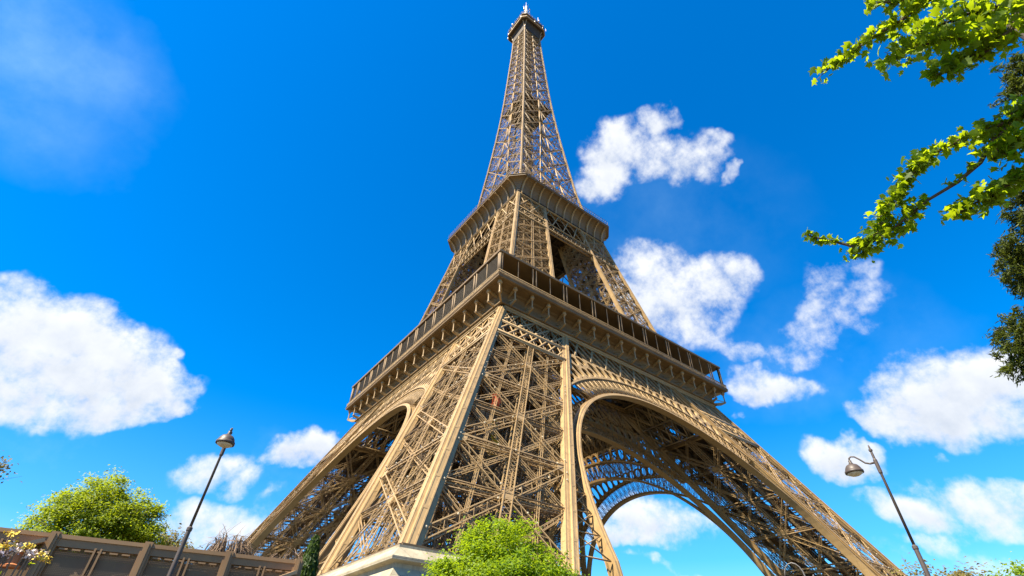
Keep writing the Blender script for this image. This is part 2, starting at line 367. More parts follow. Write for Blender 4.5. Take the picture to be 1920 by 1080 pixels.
def leg_pt(sx, sy, u, v, z, ins):
    a=iz(z)+ins; b=oz(z)-ins
    return Vector((sx*(a+(b-a)*u), sy*(a+(b-a)*v), z))
LFACES = [((0,1),(1,1),'y',1),((1,0),(1,1),'x',1),((0,0),(1,0),'y',-1),((0,0),(0,1),'x',-1)]
def face_bracing(leg, sx, sy, zs, ins, w, d, ch, la, pitch, near, vert=True, style='z'):
    for (c0,c1,ax,sg) in LFACES:
        B=Bars(); n=Vector((0,sy*sg,.45*sg)) if ax=='y' else Vector((sx*sg,0,.45*sg)); n.normalize()
        P=lambda e,z: leg_pt(sx,sy,c0[0]+(c1[0]-c0[0])*e,c0[1]+(c1[1]-c0[1])*e,z,ins)
        for k in range(len(zs)-1):
            z0,z1=zs[k],zs[k+1]; zm=(z0+z1)/2
            a0,b0,a1,b1=P(0,z0),P(1,z0),P(0,z1),P(1,z1)
            truss(B,a0,b1,n,w,d,ch,la,pitch,style=style); truss(B,b0,a1,n,w,d,ch,la,pitch,style=style)
            if k<len(zs)-2: truss(B,a1,b1,n,w*.85,d,ch,la,pitch,style='z')
            if vert: truss(B,P(.5,z0),P(.5,z1),n,w*1.15,d*1.1,ch*1.05,la*1.1,pitch*.75,style='x',sides=2)
            if near:
                # lighter secondary members: half-panel ties and sub-diagonals
                m0,m1=P(0,zm),P(1,zm)
                truss(B,m0,P(.5,z0),n,w*.4,d*.6,ch*.6,la*.7,pitch*.6,sides=2); truss(B,P(.25,z0),P(.25,z1),n,w*.3,d*.5,ch*.5,la*.6,pitch*.6,sides=2); truss(B,P(.75,z0),P(.75,z1),n,w*.3,d*.5,ch*.5,la*.6,pitch*.6,sides=2); truss(B,m0,m1,n,w*.35,d*.5,ch*.5,la*.6,pitch*.6,sides=2); truss(B,m1,P(.5,z0),n,w*.45,d*.6,ch*.6,la*.7,pitch*.8,sides=2)
                truss(B,m0,P(.5,z1),n,w*.45,d*.6,ch*.6,la*.7,pitch*.8,sides=2); truss(B,m1,P(.5,z1),n,w*.45,d*.6,ch*.6,la*.7,pitch*.8,sides=2)
            # gusset plates at the nodes and the crossing
            t=(b0-a0).normalized(); g=w*1.5
            for pt,s_ in ((a1,1),(b1,-1)):
                up=(P(0,z1+.5)-P(0,z1)).normalized() if s_==1 else (P(1,z1+.5)-P(1,z1)).normalized()
                B.plate([pt-up*g*1.1, pt+t*s_*g*1.25-up*g*.45, pt+t*s_*g*1.25+up*g*.35, pt+up*g*1.1], n, d*1.06)
            c=(a0+b1)*.5*.5+(b0+a1)*.5*.5
            up=(P(.5,zm+.5)-P(.5,zm)).normalized()
            B.plate([c-t*w*.8-up*w*.7,c+t*w*.8-up*w*.7,c+t*w*.8+up*w*.7,c-t*w*.8+up*w*.7],n,d*1.12)
        B.build("face_bracing",IRON,leg)

def second_layer(leg,sx,sy):
    # lighter lattice plane standing 2 m inside the outer faces, plus walkway floors added to block sun inside the leg
    zz=[4.6,10.4,16.2,22.4,28.6,35.4,42.2]
    B=Bars(); ins=2.6
    for (c0,c1,ax,sg) in LFACES:
        n=Vector((0,sy*sg,.45*sg)) if ax=='y' else Vector((sx*sg,0,.45*sg))
        P=lambda e,z: leg_pt(sx,sy,c0[0]+(c1[0]-c0[0])*e,c0[1]+(c1[1]-c0[1])*e,z,ins)
        for z0,z1 in zip(zz[:-1],zz[1:]):
            for e in (0,.5):
                truss(B,P(e,z0),P(e+.5,z1),n,.36,.36,.08,.045,.6,sides=2); truss(B,P(e+.5,z0),P(e,z1),n,.36,.36,.08,.045,.6,sides=2)
            truss(B,P(0,z1),P(1,z1),n,.4,.5,.08,.045,.6,sides=2)
        for e in (0,.25,.5,.75,1): B.bar(P(e,4.6),P(e,42.2),.14,.14,n)
    B.build("inner_lattice",IRON_SHADE,leg)
    fl=((16.3,.38,.96,.05,.6),(28.7,.05,.95,.05,.95),(35.5,.3,.95,.05,.7),(42.3,.04,.96,.04,.96)) if (sx,sy)==(-1,-1) else ((42.3,.04,.96,.04,.96),)
    for z,u0,u1,v0,v1 in fl:
        B=Bars(); q=[leg_pt(sx,sy,u,v,z,1.2) for u,v in ((u0,v0),(u1,v0),(u1,v1),(u0,v1))]
        B.loft([q,[p+Vector((0,0,.15)) for p in q]]); B.build("sun_block_floor",DECK,leg)
LOWZ=[4.6,16.2,28.6,42.2]
UPZ=[57.5,66.5,75.5,84,92,99.5,106,111.6]
def legs():
    for sx,sy in ((-1,-1),(1,-1),(-1,1),(1,1)):
        near=(sx,sy)==(-1,-1); far=(sx,sy)==(1,1)
        leg=node("leg",TOWER)
        zs=[3.95,20,36,52.6]
        for fx in (oz,iz):
            for fy in (oz,iz): rib("rib",leg,sx,sy,fx,fy,zs,.52,proud=.24)
        face_bracing(leg,sx,sy,LOWZ,.62,.84,.75,.105,.05,.95,True)
        second_layer(leg,sx,sy)
        # inside: level frames, mid-plane bracing, lift track and stairs
        B=Bars()
        for z in LOWZ[1:]+[10.4,22.4,35.4]:
            q=[leg_pt(sx,sy,u,v,z,.6) for u,v in ((0,0),(1,0),(1,1),(0,1))]; ml=[(q[k]+q[(k+1)%4])/2 for k in range(4)]
            for k in range(4): truss(B,q[k],q[(k+1)%4],(0,0,1),.5,.7,.11,.07,1.1,sides=2)
            truss(B,q[0],q[2],(0,0,1),.5,.6,.11,.07,1.1,sides=2); truss(B,q[1],q[3],(0,0,1),.5,.6,.11,.07,1.1,sides=2)
            truss(B,ml[0],ml[2],(0,0,1),.5,.6,.11,.07,1.1,sides=2); truss(B,ml[1],ml[3],(0,0,1),.5,.6,.11,.07,1.1,sides=2)
        for k in range(len(LOWZ)-1):
            z0,z1=LOWZ[k],LOWZ[k+1]
            for (a,b) in (((.5,0),(.5,1)),((0,.5),(1,.5))):
                A0,B0,A1,B1=[leg_pt(sx,sy,*uv,z,.6) for uv,z in ((a,z0),(b,z0),(a,z1),(b,z1))]
                nn=(1,0,0) if a[0]==.5 else (0,1,0)
                truss(B,A0,B1,nn,.5,.5,.1,.06,1.0,sides=2); truss(B,B0,A1,nn,.5,.5,.1,.06,1.0,sides=2)
        B.build("inner_bracing",IRON_SHADE,leg)
        B=Bars()
        for u in (.36,.46,.56,.66):
            for v in (.40,.62):
                truss(B,leg_pt(sx,sy,u,v,4,.6),leg_pt(sx,sy,u,v,56,.6),(0,0,1),.45,.7,.14,.07,1.3,sides=2)
        for k in range(26):
            z=5+k*1.95
            B.bar(leg_pt(sx,sy,.34,.40,z,.6),leg_pt(sx,sy,.68,.40,z,.6),.2,.25); B.bar(leg_pt(sx,sy,.34,.62,z,.6),leg_pt(sx,sy,.68,.62,z,.6),.2,.25)
            B.bar(leg_pt(sx,sy,.36,.40,z,.6),leg_pt(sx,sy,.36,.62,z,.6),.16,.2)
        B.build("lift_track",IRON_SHADE,leg)
        B=Bars()
        for k in range(22):
            z0=4.5+k*2.3; z1=z0+2.3; a,b=(.14,.30) if k%2==0 else (.30,.14)
            p=leg_pt(sx,sy,a,.2,z0,.6); q=leg_pt(sx,sy,b,.2,z1,.6); p2=leg_pt(sx,sy,a,.28,z0,.6); q2=leg_pt(sx,sy,b,.28,z1,.6)
            B.poly([p,q,q2,p2]); B.bar(p,q,.08,.35); B.bar(p2,q2,.08,.35)
            B.bar(p+Vector((0,0,1)),q+Vector((0,0,1)),.06); B.bar(p2+Vector((0,0,1)),q2+Vector((0,0,1)),.06)
            for j in range(6): B.bar(p.lerp(q,j/5),p.lerp(q,j/5)+Vector((0,0,1)),.05)
            r1=leg_pt(sx,sy,b-.03,.24,z1,.6); B.box(r1,(1.7,1.7,.15))
        B.build("stair",IRON_SHADE,leg)
        if not far:
            B=Bars(); rr=random.Random(3)
            for z in np.arange(6,52,1.05):
                for u,v in ((0,1),(1,1),(0,0),(1,0)) :
                    for e in (1,-1):
                        if rr.random()<.22:
                            p=leg_pt(sx,sy,u,v,z+rr.uniform(-.3,.3),0)+Vector(((-1 if u else 1)*sx*(1.1),(1 if v else -1)*sy*.1,0)) if e==1 else leg_pt(sx,sy,u,v,z+rr.uniform(-.3,.3),0)+Vector(((1 if u else -1)*sx*.1,(-1 if v else 1)*sy*1.1,0))
                            B.lathe(p,[(.03,-.1),(.085,-.05),(.09,.02),(.05,.09)],5)
            for k in range(len(LOWZ)-1):
                z0,z1=LOWZ[k],LOWZ[k+1]
                for (c0,c1,ax,sg) in LFACES[:2]:
                    for (ea,za,eb,zb) in ((0,z0,1,z1),(1,z0,0,z1),(0,z1,1,z1)):
                        for j in range(1,14):
                            t=j/14; e=ea+(eb-ea)*t; z=za+(zb-za)*t
                            p=leg_pt(sx,sy,c0[0]+(c1[0]-c0[0])*e,c0[1]+(c1[1]-c0[1])*e,z,.05)
                            if rr.random()<.38: B.lathe(p+Vector((0,0,.3)),[(.03,-.1),(.085,-.05),(.09,.02),(.05,.09)],5)
            o=B.build("flash_bulb",BULB,leg); o['kind']='stuff'
        # upper leg
        ul=node("upper_leg",TOWER)
        zs=[56.5,64,70,77,84,96,104,112.2]
        for fx in (oz,iz):
            for fy in (oz,iz): rib("rib",ul,sx,sy,fx,fy,zs,.42,proud=.1)
        face_bracing(ul,sx,sy,UPZ,.45,.55,.55,.11,.06,.7,True)
        B=Bars()
        for z in UPZ[1:]:
            q=[leg_pt(sx,sy,u,v,z,.5) for u,v in ((0,0),(1,0),(1,1),(0,1))]; ml=[(q[k]+q[(k+1)%4])/2 for k in range(4)]
            for k in range(4): truss(B,q[k],q[(k+1)%4],(0,0,1),.4,.5,.1,.06,.9,sides=2)
            truss(B,q[0],q[2],(0,0,1),.4,.5,.1,.06,.9,sides=2); truss(B,q[1],q[3],(0,0,1),.4,.5,.1,.06,.9,sides=2)
        for u in (.35,.65):
            for v in (.35,.65): truss(B,leg_pt(sx,sy,u,v,57,.5),leg_pt(sx,sy,u,v,112,.5),(0,0,1),.5,.5,.12,.06,1.0,sides=4)
        for k in range(len(UPZ)-1):
            z0,z1=UPZ[k],UPZ[k+1]
            for (a,b) in (((.5,0),(.5,1)),((0,.5),(1,.5))):
                A0,B0,A1,B1=[leg_pt(sx,sy,*uv,z,.6) for uv,z in ((a,z0),(b,z0),(a,z1),(b,z1))]
                nn=(1,0,0) if a[0]==.5 else (0,1,0)
                truss(B,A0,B1,nn,.4,.4,.1,.06,.9,sides=2); truss(B,B0,A1,nn,.4,.4,.1,.06,.9,sides=2)
        B.build("inner_bracing",IRON_SHADE,ul)
legs()

# ------------------------------------------------------------------ stone bases
def bases():
    for sx,sy in ((-1,-1),(1,-1),(-1,1),(1,1)):
        B=Bars(); lo,hi=41.0,58.0
        def sq(e,z):
            a,b=lo-e,hi+e
            p=[(a,a),(b,a),(b,b),(a,b)]; return [(sx*x,sy*y,z) for x,y in p]
        B.loft([sq(3.4,-6),sq(3.2,.1),sq(2.5,.7),sq(1.75,1.4),sq(1.25,2.0),sq(1.0,2.45),sq(1.0,2.7),sq(1.38,2.82),sq(1.4,2.85),sq(1.4,3.05),sq(1.34,3.08),sq(.67,3.72),sq(.62,3.74),sq(.62,3.92)])
        o=B.build("stone_base",STONE,TOWER)
        B=Bars()
        def ring(e,z,w,h):
            q=sq(e,z)
            for k in range(4): B.bar(q[k],q[(k+1)%4],w,h)
        ring(.35,3.98,.4,.12)
        for fx in (oz,iz):
            for fy in (oz,iz):
                x=fx(4.6)+(-.5 if fx is oz else .5); y=fy(4.6)+(-.5 if fy is oz else .5); B.box((sx*x*1.004,sy*y*1.004,4.02),(1.9,1.9,.2))
        if (sx,sy)==(-1,-1):
            a=Vector((-55.5,-55.6,4.0)); b=Vector((-41,-52.6,10.4)); B.bar(a,b,.9,.2)
            for h in (1.1,2.1): B.bar(a+Vector((0,-.5,h)),b+Vector((0,-.5,h)),.13)
            for j in range(15): p=a.lerp(b,j/14)+Vector((0,-.5,0)); B.bar(p,p+Vector((0,0,2.1)),.08)
            for j in range(14):
                p=a.lerp(b,j/14)+Vector((0,-.5,0)); q=a.lerp(b,(j+1)/14)+Vector((0,-.5,2.1)); B.bar(p,q,.05)
            for x in (-50.6,-47.4):
                B.box((x,-46.2,10.3),(2.6,2.2,.3)); B.box((x,-47.4,10.75),(2.6,.12,.7)); 
                for d in (-1.2,1.2): truss(B,(x+d,-46.6,4),(x+d,-46.6,15.5),(0,1,0),.4,.4,.1,.05,.6)
        B.build("base_ironwork",IRON_SHADE,TOWER)
bases()

# ------------------------------------------------------------------ arches and girders
ZC,RI=5.0,35.0; ZE,RE=4.3,39.8
def arch(k, F, lit):
    a=node("arch",TOWER); n=FN[k]; inward=-Vector((n.x,n.y,0)).normalized()
    def pt(r,zc,th,dep=0):
        x=r*math.sin(th); z=zc+r*math.cos(th)
        return Vector(fp(k,x,F(z)-.1,z))+inward*dep
    # soffit: a curved plate
    B=Bars(); st=np.radians(np.arange(-88,88.1,2.0))
    def band(r0,r1,zc,ths,d0,d1,tail=False):
        rings=[[pt(r0,zc,t,d0),pt(r1,zc,t,d0),pt(r1,zc,t,d1),pt(r0,zc,t,d1)] for t in ths]; B.loft(rings)
        if tail:
            for s_ in (-1,1):
                e=[pt(r,zc,s_*ths[-1],d) for r,d in ((r0,d0),(r1,d0),(r1,d1),(r0,d1))]
                f=[Vector(fp(k,s_*(r-.1),F(-5.8)-.1,-5.9))+inward*d for r,d in ((r0,d0),(r1,d0),(r1,d1),(r0,d1))]
                B.loft([e,f])
    band(RI,RI+.22,ZC,st,-.15,1.35,True); 
    B.build("soffit",IRON,a)
    B=Bars()
    band(RI+.2,RI+.5,ZC,st,-.05,.12,True); band(RI+.2,RI+.5,ZC,st,1.1,1.25,True)
    lim=[t for t in np.radians(np.arange(-60,60.1,1.0)) if abs(RE*math.sin(t))<iz(ZE+RE*math.cos(t))+.3]
    band(RE-.3,RE,ZE,lim,-.2,1.3); band(RE-.45,RE-.3,ZE,lim,0,.15)
    B.build("ring",IRON,a)
    # lattice between the rings: posts with fanned ornament
    B=Bars(); step=np.radians(2.6); cnt=int(np.radians(62)/step)
    for j in range(-cnt,cnt+1):
        t0=j*step; t1=(j+1)*step; tm=(t0+t1)/2
        if abs(RE*math.sin(t0))>iz(ZE+RE*math.cos(t0))-.2: continue
        for dep in (.05,1.15):
            for dt in (-.0045,.0045): B.bar(pt(RI+.4,ZC,t0+dt,dep),pt(RE-.3,ZE,t0+dt,dep),.10,.08,n)
            if dep>1: continue
            B.bar(pt(RI+.6,ZC,tm,dep),pt(RE-.4,ZE,tm,dep),.05,.05,n)
            B.bar(pt(RI+.7,ZC,tm,dep),pt(RE-1.2,ZE,t0+.004,dep),.065,.05,n); B.bar(pt(RI+.7,ZC,tm,dep),pt(RE-1.2,ZE,t1-.004,dep),.065,.05,n)
            # small arch head
            prev=None
            for s_ in range(7):
                al=math.pi*s_/6; q=pt(RE-1.25+.72*math.sin(al),ZE,tm+(t1-t0)*.45*math.cos(al),dep)
                if prev is not None: B.bar(prev,q,.08,.05,n)
                prev=q
            q0=[pt(RI+1.7+.35*math.sin(al),ZC,tm+.009*math.cos(al),dep) for al in np.linspace(0,2*math.pi,7)]
            for s_ in range(6): B.bar(q0[s_],q0[s_+1],.06,.05,n)
        B.bar(pt(RI+.7,ZC,t0,.05),pt(RI+.7,ZC,t0,1.15),.08); B.bar(pt(RE-.5,ZE,t0,.05),pt(RE-.5,ZE,t0,1.15),.08)
        B.bar(pt(RI+.7,ZC,t0,.05),pt(RE-.5,ZE,t0,1.15),.07)
    # lower tail: webs between the arch and the leg rib
    B.build("ring_lattice",IRON,a)
    for s_ in (-1,1):
        prevp=None; B=Bars()
        for th in np.radians(np.arange(64,88.1,4.0)):
            p=pt(RI+.4,ZC,s_*th,.5); z=p.z
            q=Vector(fp(k,s_*(iz(z)+.2),F(z)-.6,z))
            if abs(abs((q-p).length))>.5:
                B.bar(p,q,.11,.11,n)
                if prevp: B.bar(prevp,q,.10,.1,n); B.bar(p,prevq,.10,.1,n)
            prevp=p; prevq=q
        if B.p: B.build("foot_web",IRON,a)
    # spandrel plates with elongated openings
    B=Bars(); st2=np.radians(3.0)
    for j in range(-16,16):
        t0=j*st2; t1=t0+st2
        def top(t):
            # distance from ring to girder chord or rib along the radius
            r=RE+.05
            while True:
                x=r*math.sin(t); z=ZE+r*math.cos(t)
                if z>46.3 or abs(x)>iz(z)-.1 or r>RE+9: return r
                r+=.08
        ra,rb=top(t0),top(t1); 
        if min(ra,rb)<RE+.7: continue
        nseg=2 if (ra+rb)/2-RE>5 else 1
        for g in range(nseg):
            f0,f1=g/nseg,(g+1)/nseg
            quad=lambda u,v: (RE+((ra+(rb-ra)*u)-RE)*(f0+(f1-f0)*v), t0+(t1-t0)*u)
            outer=[]; inner=[]
            M=20
            for q in range(M):
                al=2*math.pi*q/M; c,s2=math.cos(al),math.sin(al); mxx=max(abs(c),abs(s2))
                outer.append(quad(.5+.5*c/mxx,.5+.5*s2/mxx)); inner.append(quad(.5+.36*c,.47+.37*s2))
            for dep in (.1,):
                ro=[pt(r,ZE,t,dep) for r,t in outer]; ri=[pt(r,ZE,t,dep) for r,t in inner]; ri2=[pt(r,ZE,t,dep+.35) for r,t in inner]
                B.loft([ro,ri,ri2],caps=False)
    if B.V: B.build("spandrel",IRON,a)
    return a

def girder(k, F, half, zb=42.3, zm=46.7, zt=52.6):
    g=node("girder",TOWER); n=FN[k]; T=lambda t,z,d=0: Vector(fp(k,t,F(z)-.1-d,z))
    B=Bars()
    e=lambda z: oz(z)-.9 if half=='o' else iz(z)+.8
    L=oz(zt)-.5
    B.bar(T(-L,zt),T(L,zt),.5,1.0,n); B.bar(T(-L,zt-.5,-.12),T(L,zt-.5,-.12),.5,.18,n); B.bar(T(-L,zt+.3,-.2),T(L,zt+.3,-.2),.4,.2,n)
    B.bar(T(-L,zt,1.3),T(L,zt,1.3),.3,.6,n)
    for s_ in (-1,1):
        for z,h in ((zb,.55),(zm,.35)):
            B.bar(T(s_*iz(z),z),T(s_*(oz(z)-.5),z),.5,h,n); B.bar(T(s_*iz(z),z,1.2),T(s_*(oz(z)-.5),z,1.2),.3,h*.8,n)
            B.bar(T(s_*iz(z),z-h*.5,-.05),T(s_*(oz(z)-.5),z-h*.5,-.05),.8,.12,n)
        # over the legs: crossing flats in two storeys
        def xs(z0,z1,cells,w,dd=0):
            for c in range(-1,cells+1):
                for sg in (1,-1):
                    for dep in (0,1.2):
                        f0=c/cells; f1=(c+sg*1.0)/cells if True else 0
                        lo,hi=0,1
                        # clip to the leg width
                        a,b=f0,f1; za,zb_=z0,z1
                        if a==b: continue
                        def cut(f): return (f-a)/(b-a)
                        ta,tb=0,1
                        for lim,low in ((0,True),(1,False)):
                            if (a<lim)==low and a!=lim: ta=max(ta,cut(lim))
                            if (b<lim)==low and b!=lim: tb=min(tb,cut(lim))
                        if tb-ta<.05: continue
                        def at(t):
                            z=za+(zb_-za)*t; f=a+(b-a)*t; A=iz(z)+.6; Bb=oz(z)-.6
                            return T(s_*(A+(Bb-A)*f),z,dep+(.06 if sg>0 else 0))
                        B.bar(at(ta),at(tb),w,.1,n)
        xs(zm,zt-.4,4,.38); xs(zm,zt-.4,8,.12); xs(zb,zm,7,.3)
        for j in range(5):
            f=j/4; A=iz(zt)+.5; Bb=oz(zt)-.6
            B.bar(T(s_*(A+(Bb-A)*f),zt-.4,.6),T(s_*(iz(zb)+.5+(oz(zb)-iz(zb)-1.1)*f),zb,.6),.16,.12,n)
    # between the legs: down to the arch
    step=2.076; c=-9
    def low(t):
        z=zm
        return 46.25
    xs_=np.arange(-16.6,16.61,2.075)
    for a,b in zip(xs_[:-1],xs_[1:]):
        lb=min(b,iz(46.2)); 
        for dep in (0,1.2):
            B.bar(T(a,zt-.4,dep),T(b,46.25,dep),.12,.1,n); B.bar(T(a+.4,zt-.4,dep),T(b+.4,46.25,dep),.1,.1,n)
        B.bar(T(a-1.0,46.25,.06),T(a+3.1,zt-.4,.06),.40,.1,n) if abs(round((a+16.6)/2.075)%2)<.5 else None
        B.bar(T(a-1.0,46.25,1.2),T(a+1.1,zt-.4,1.2),.2,.1,n)
        B.bar(T(a,zt-.4,.6),T(a,low(a),.6),.12,.12,n)
        B.bar(T(a,zt-.4,.0),T(a,zt-.4,1.2),.1)
    B.build("girder_lattice",IRON,g)
for k in range(4):
    arch(k,oz,True); arch(k,iz,True); girder(k,oz,'o'); girder(k,lambda z: iz(z)+1.3,'i')

# ------------------------------------------------------------------ first floor
def sqring(B, prof, m=4):
    """moulding swept round the square: profile of (half, z)"""
    rings=[[(sx*h,sy*h,z) for sx,sy in ((-1,-1),(1,-1),(1,1),(-1,1))] for h,z in prof]
    B.loft(rings,caps=False)
def first_floor():
    P=node("first_platform",TOWER)
    B=Bars()
    sqring(B,[(31.5,52.95),(33.3,52.95),(33.45,53.05),(33.45,53.3),(33.1,53.35),(33.1,53.5),(32.7,53.65),(32.45,54.4),(32.5,55.2),(32.9,55.9),(33.6,56.35),(34.6,56.5),(34.9,56.52),(34.9,56.62),(32,56.62)])
    B.build("frieze",IRON_SHADE,P)
    B=Bars()
    sqring(B,[(33,56.58),(35.55,56.58),(35.75,56.7),(35.8,56.72),(35.8,57.12),(35.9,57.14),(35.9,57.24),(33,57.24)])
    B.build("ledge",IRON_SHADE,P)
    # consoles: bracket, shaft and ball capital
    proto=None
    pos=[-35.3+70.6*j/17 for j in range(18)]
    Bc=Bars()
    def sw(x0,x1,prof):  # profile in (outward, z)
        Bc.loft([[(x0,-o_,z) for o_,z in prof],[(x1,-o_,z) for o_,z in prof]])
    sw(-.17,.17,[(32.3,53.0),(33.6,53.0),(34.9,53.5),(35.0,53.75),(32.3,53.6)])
    sw(-.05,.05,[(32.4,54.6),(34.6,53.8),(34.6,53.95),(32.4,54.8)])
    Bc.lathe((0,-34.75,53.7),[(.26,0),(.25,.12),(.17,.2),(.15,.28),(.145,1.7),(.22,1.76),(.22,1.86),(.16,1.92),(.18,1.98),(.36,2.1),(.47,2.28),(.47,2.46),(.36,2.66),(.28,2.72),(.4,2.78),(.4,2.95)],12)
    sw(-.1,.1,[(32.4,55.4),(33.6,55.7),(34.6,56.1),(35.2,56.58),(32.8,56.58)])
    me=None
    for k in range(4):
        for j,x in enumerate(pos[:-1]):
            cn=(j==0)
            if me is None:
                o=Bc.build("console",IRON,P); me=o.data
            else:
                o=bpy.data.objects.new("console",me); COL.objects.link(o); o.parent=P
            xx=x
            if cn:
                rr=34.75*1.4142-34.75; al=(-math.pi/4,-3*math.pi/4,3*math.pi/4,math.pi/4)[k]
                o.rotation_euler=(0,0,al); dv=Vector((math.sin(al),-math.cos(al),0))*rr; o.location=(dv.x,dv.y,0); continue
            if k==0: o.location=(xx,0,0)
            elif k==1: o.rotation_euler=(0,0,-math.pi/2); o.location=(0,xx,0)
            elif k==2: o.rotation_euler=(0,0,math.pi); o.location=(xx,0,0)
            else: o.rotation_euler=(0,0,math.pi/2); o.location=(0,xx,0)
    # deck: ring of slabs with a central opening, beams beneath
    B=Bars(); V=16.0; H=33.2
    for c,d in (((0,-(H+V)/2,56.3),(2*H,H-V,.5)),((0,(H+V)/2,56.3),(2*H,H-V,.5)),((-(H+V)/2,0,56.3),(H-V,2*V,.5)),(((H+V)/2,0,56.3),(H-V,2*V,.5))): B.box(c,d)
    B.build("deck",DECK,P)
    B=Bars()
    for t in np.arange(-31,31.1,3.1):
        for s_ in (-1,1):
            if abs(t)>V+.2: B.bar((t,-32.4,55.4),(t,32.4,55.4),.3,1.2)
            else: B.bar((t,s_*V,55.4),(t,s_*32.4,55.4),.3,1.2)
            if s_==1: continue
    for s_ in (-1,1):
        for h in (16.2,19,22,27,31):
            truss(B,(-32,s_*h,54.6),(32,s_*h,54.6),(0,0,1),.5,2.4,.22,.13,2.4,sides=4); truss(B,(s_*h,-32,54.6),(s_*h,32,54.6),(0,0,1),.5,2.4,.22,.13,2.4,sides=4)
    B.build("deck_beam",IRON_SHADE,P)
    # balustrade band
    B=Bars()
    for k in range(4):
        T=lambda t,o_,z: fp(k,t,o_,z)
        B.bar(T(-35.7,35.7,57.3),T(35.7,35.7,57.3),.1,.14); B.bar(T(-35.7,35.7,58.3),T(35.7,35.7,58.3),.14,.12); B.bar(T(-35.7,35.7,57.8),T(35.7,35.7,57.8),.05,.05)
        for t in np.arange(-35.6,35.7,.3):
            B.bar(T(t,35.7,57.3),T(t+.3,35.7,58.3),.04,.06); B.bar(T(t+.3,35.7,57.3),T(t,35.7,58.3),.04,.06)
    B.build("balustrade",IRON,P)
    # canopy: roof slab, thin posts and the netting on the left side
    B=Bars(); roof=[]
    sqring(B,[(25.0,64.2),(25.0,63.75),(35.2,63.3),(35.55,63.3),(35.6,63.35),(35.6,63.8),(35.45,63.9),(25,64.6)])
    B.build("canopy",IRON_SHADE,P)
    step=70.6/17
    for k in range(4):
        T=lambda t,o_,z: fp(k,t,o_,z)
        for j in range(18):
            x=-35.0+70.0*j/17; B=Bars()
            if j%2==0 or j==17:
                for d in (-.42,.42): B.bar(T(x+d*(1 if abs(x)<34 else .5),35.3,57.2),T(x+d*(1 if abs(x)<34 else .5),35.3,63.5),.26,.26)
                B.build("gallery_post",IRON_SHADE,P)
            else:
                B.bar(T(x,35.3,57.2),T(x,35.3,63.5),.17,.17); B.build("mullion",IRON_SHADE,P)
    B=Bars()
    for z in np.arange(58.45,63.3,.27): B.bar((-35.25,-34.8,z),(-35.25,34.8,z),.05,.12)
    B.build("netting",NET,P)
    B=Bars()
    for z in (58.75,): B.bar((-34.8,-35.25,z),(34.8,-35.25,z),.025,.025); B.bar((35.25,-34.8,z),(35.25,34.8,z),.025,.025)
    B.build("safety_wire",IRON_SHADE,P)
    # pavilions behind the gallery
    for k in range(4):
        T=lambda t,o_,z: fp(k,t,o_,z)
        B=Bars()
        def bx(t0,t1,o0,o1,z0,z1):
            B.loft([[T(t0,o0,z0),T(t1,o0,z0),T(t1,o1,z0),T(t0,o1,z0)],[T(t0,o0,z1),T(t1,o0,z1),T(t1,o1,z1),T(t0,o1,z1)]])
        bx(-24,24,19,28.5,56.6,62.8); 
        pv=B.build("pavilion",DECK,P)
first_floor()

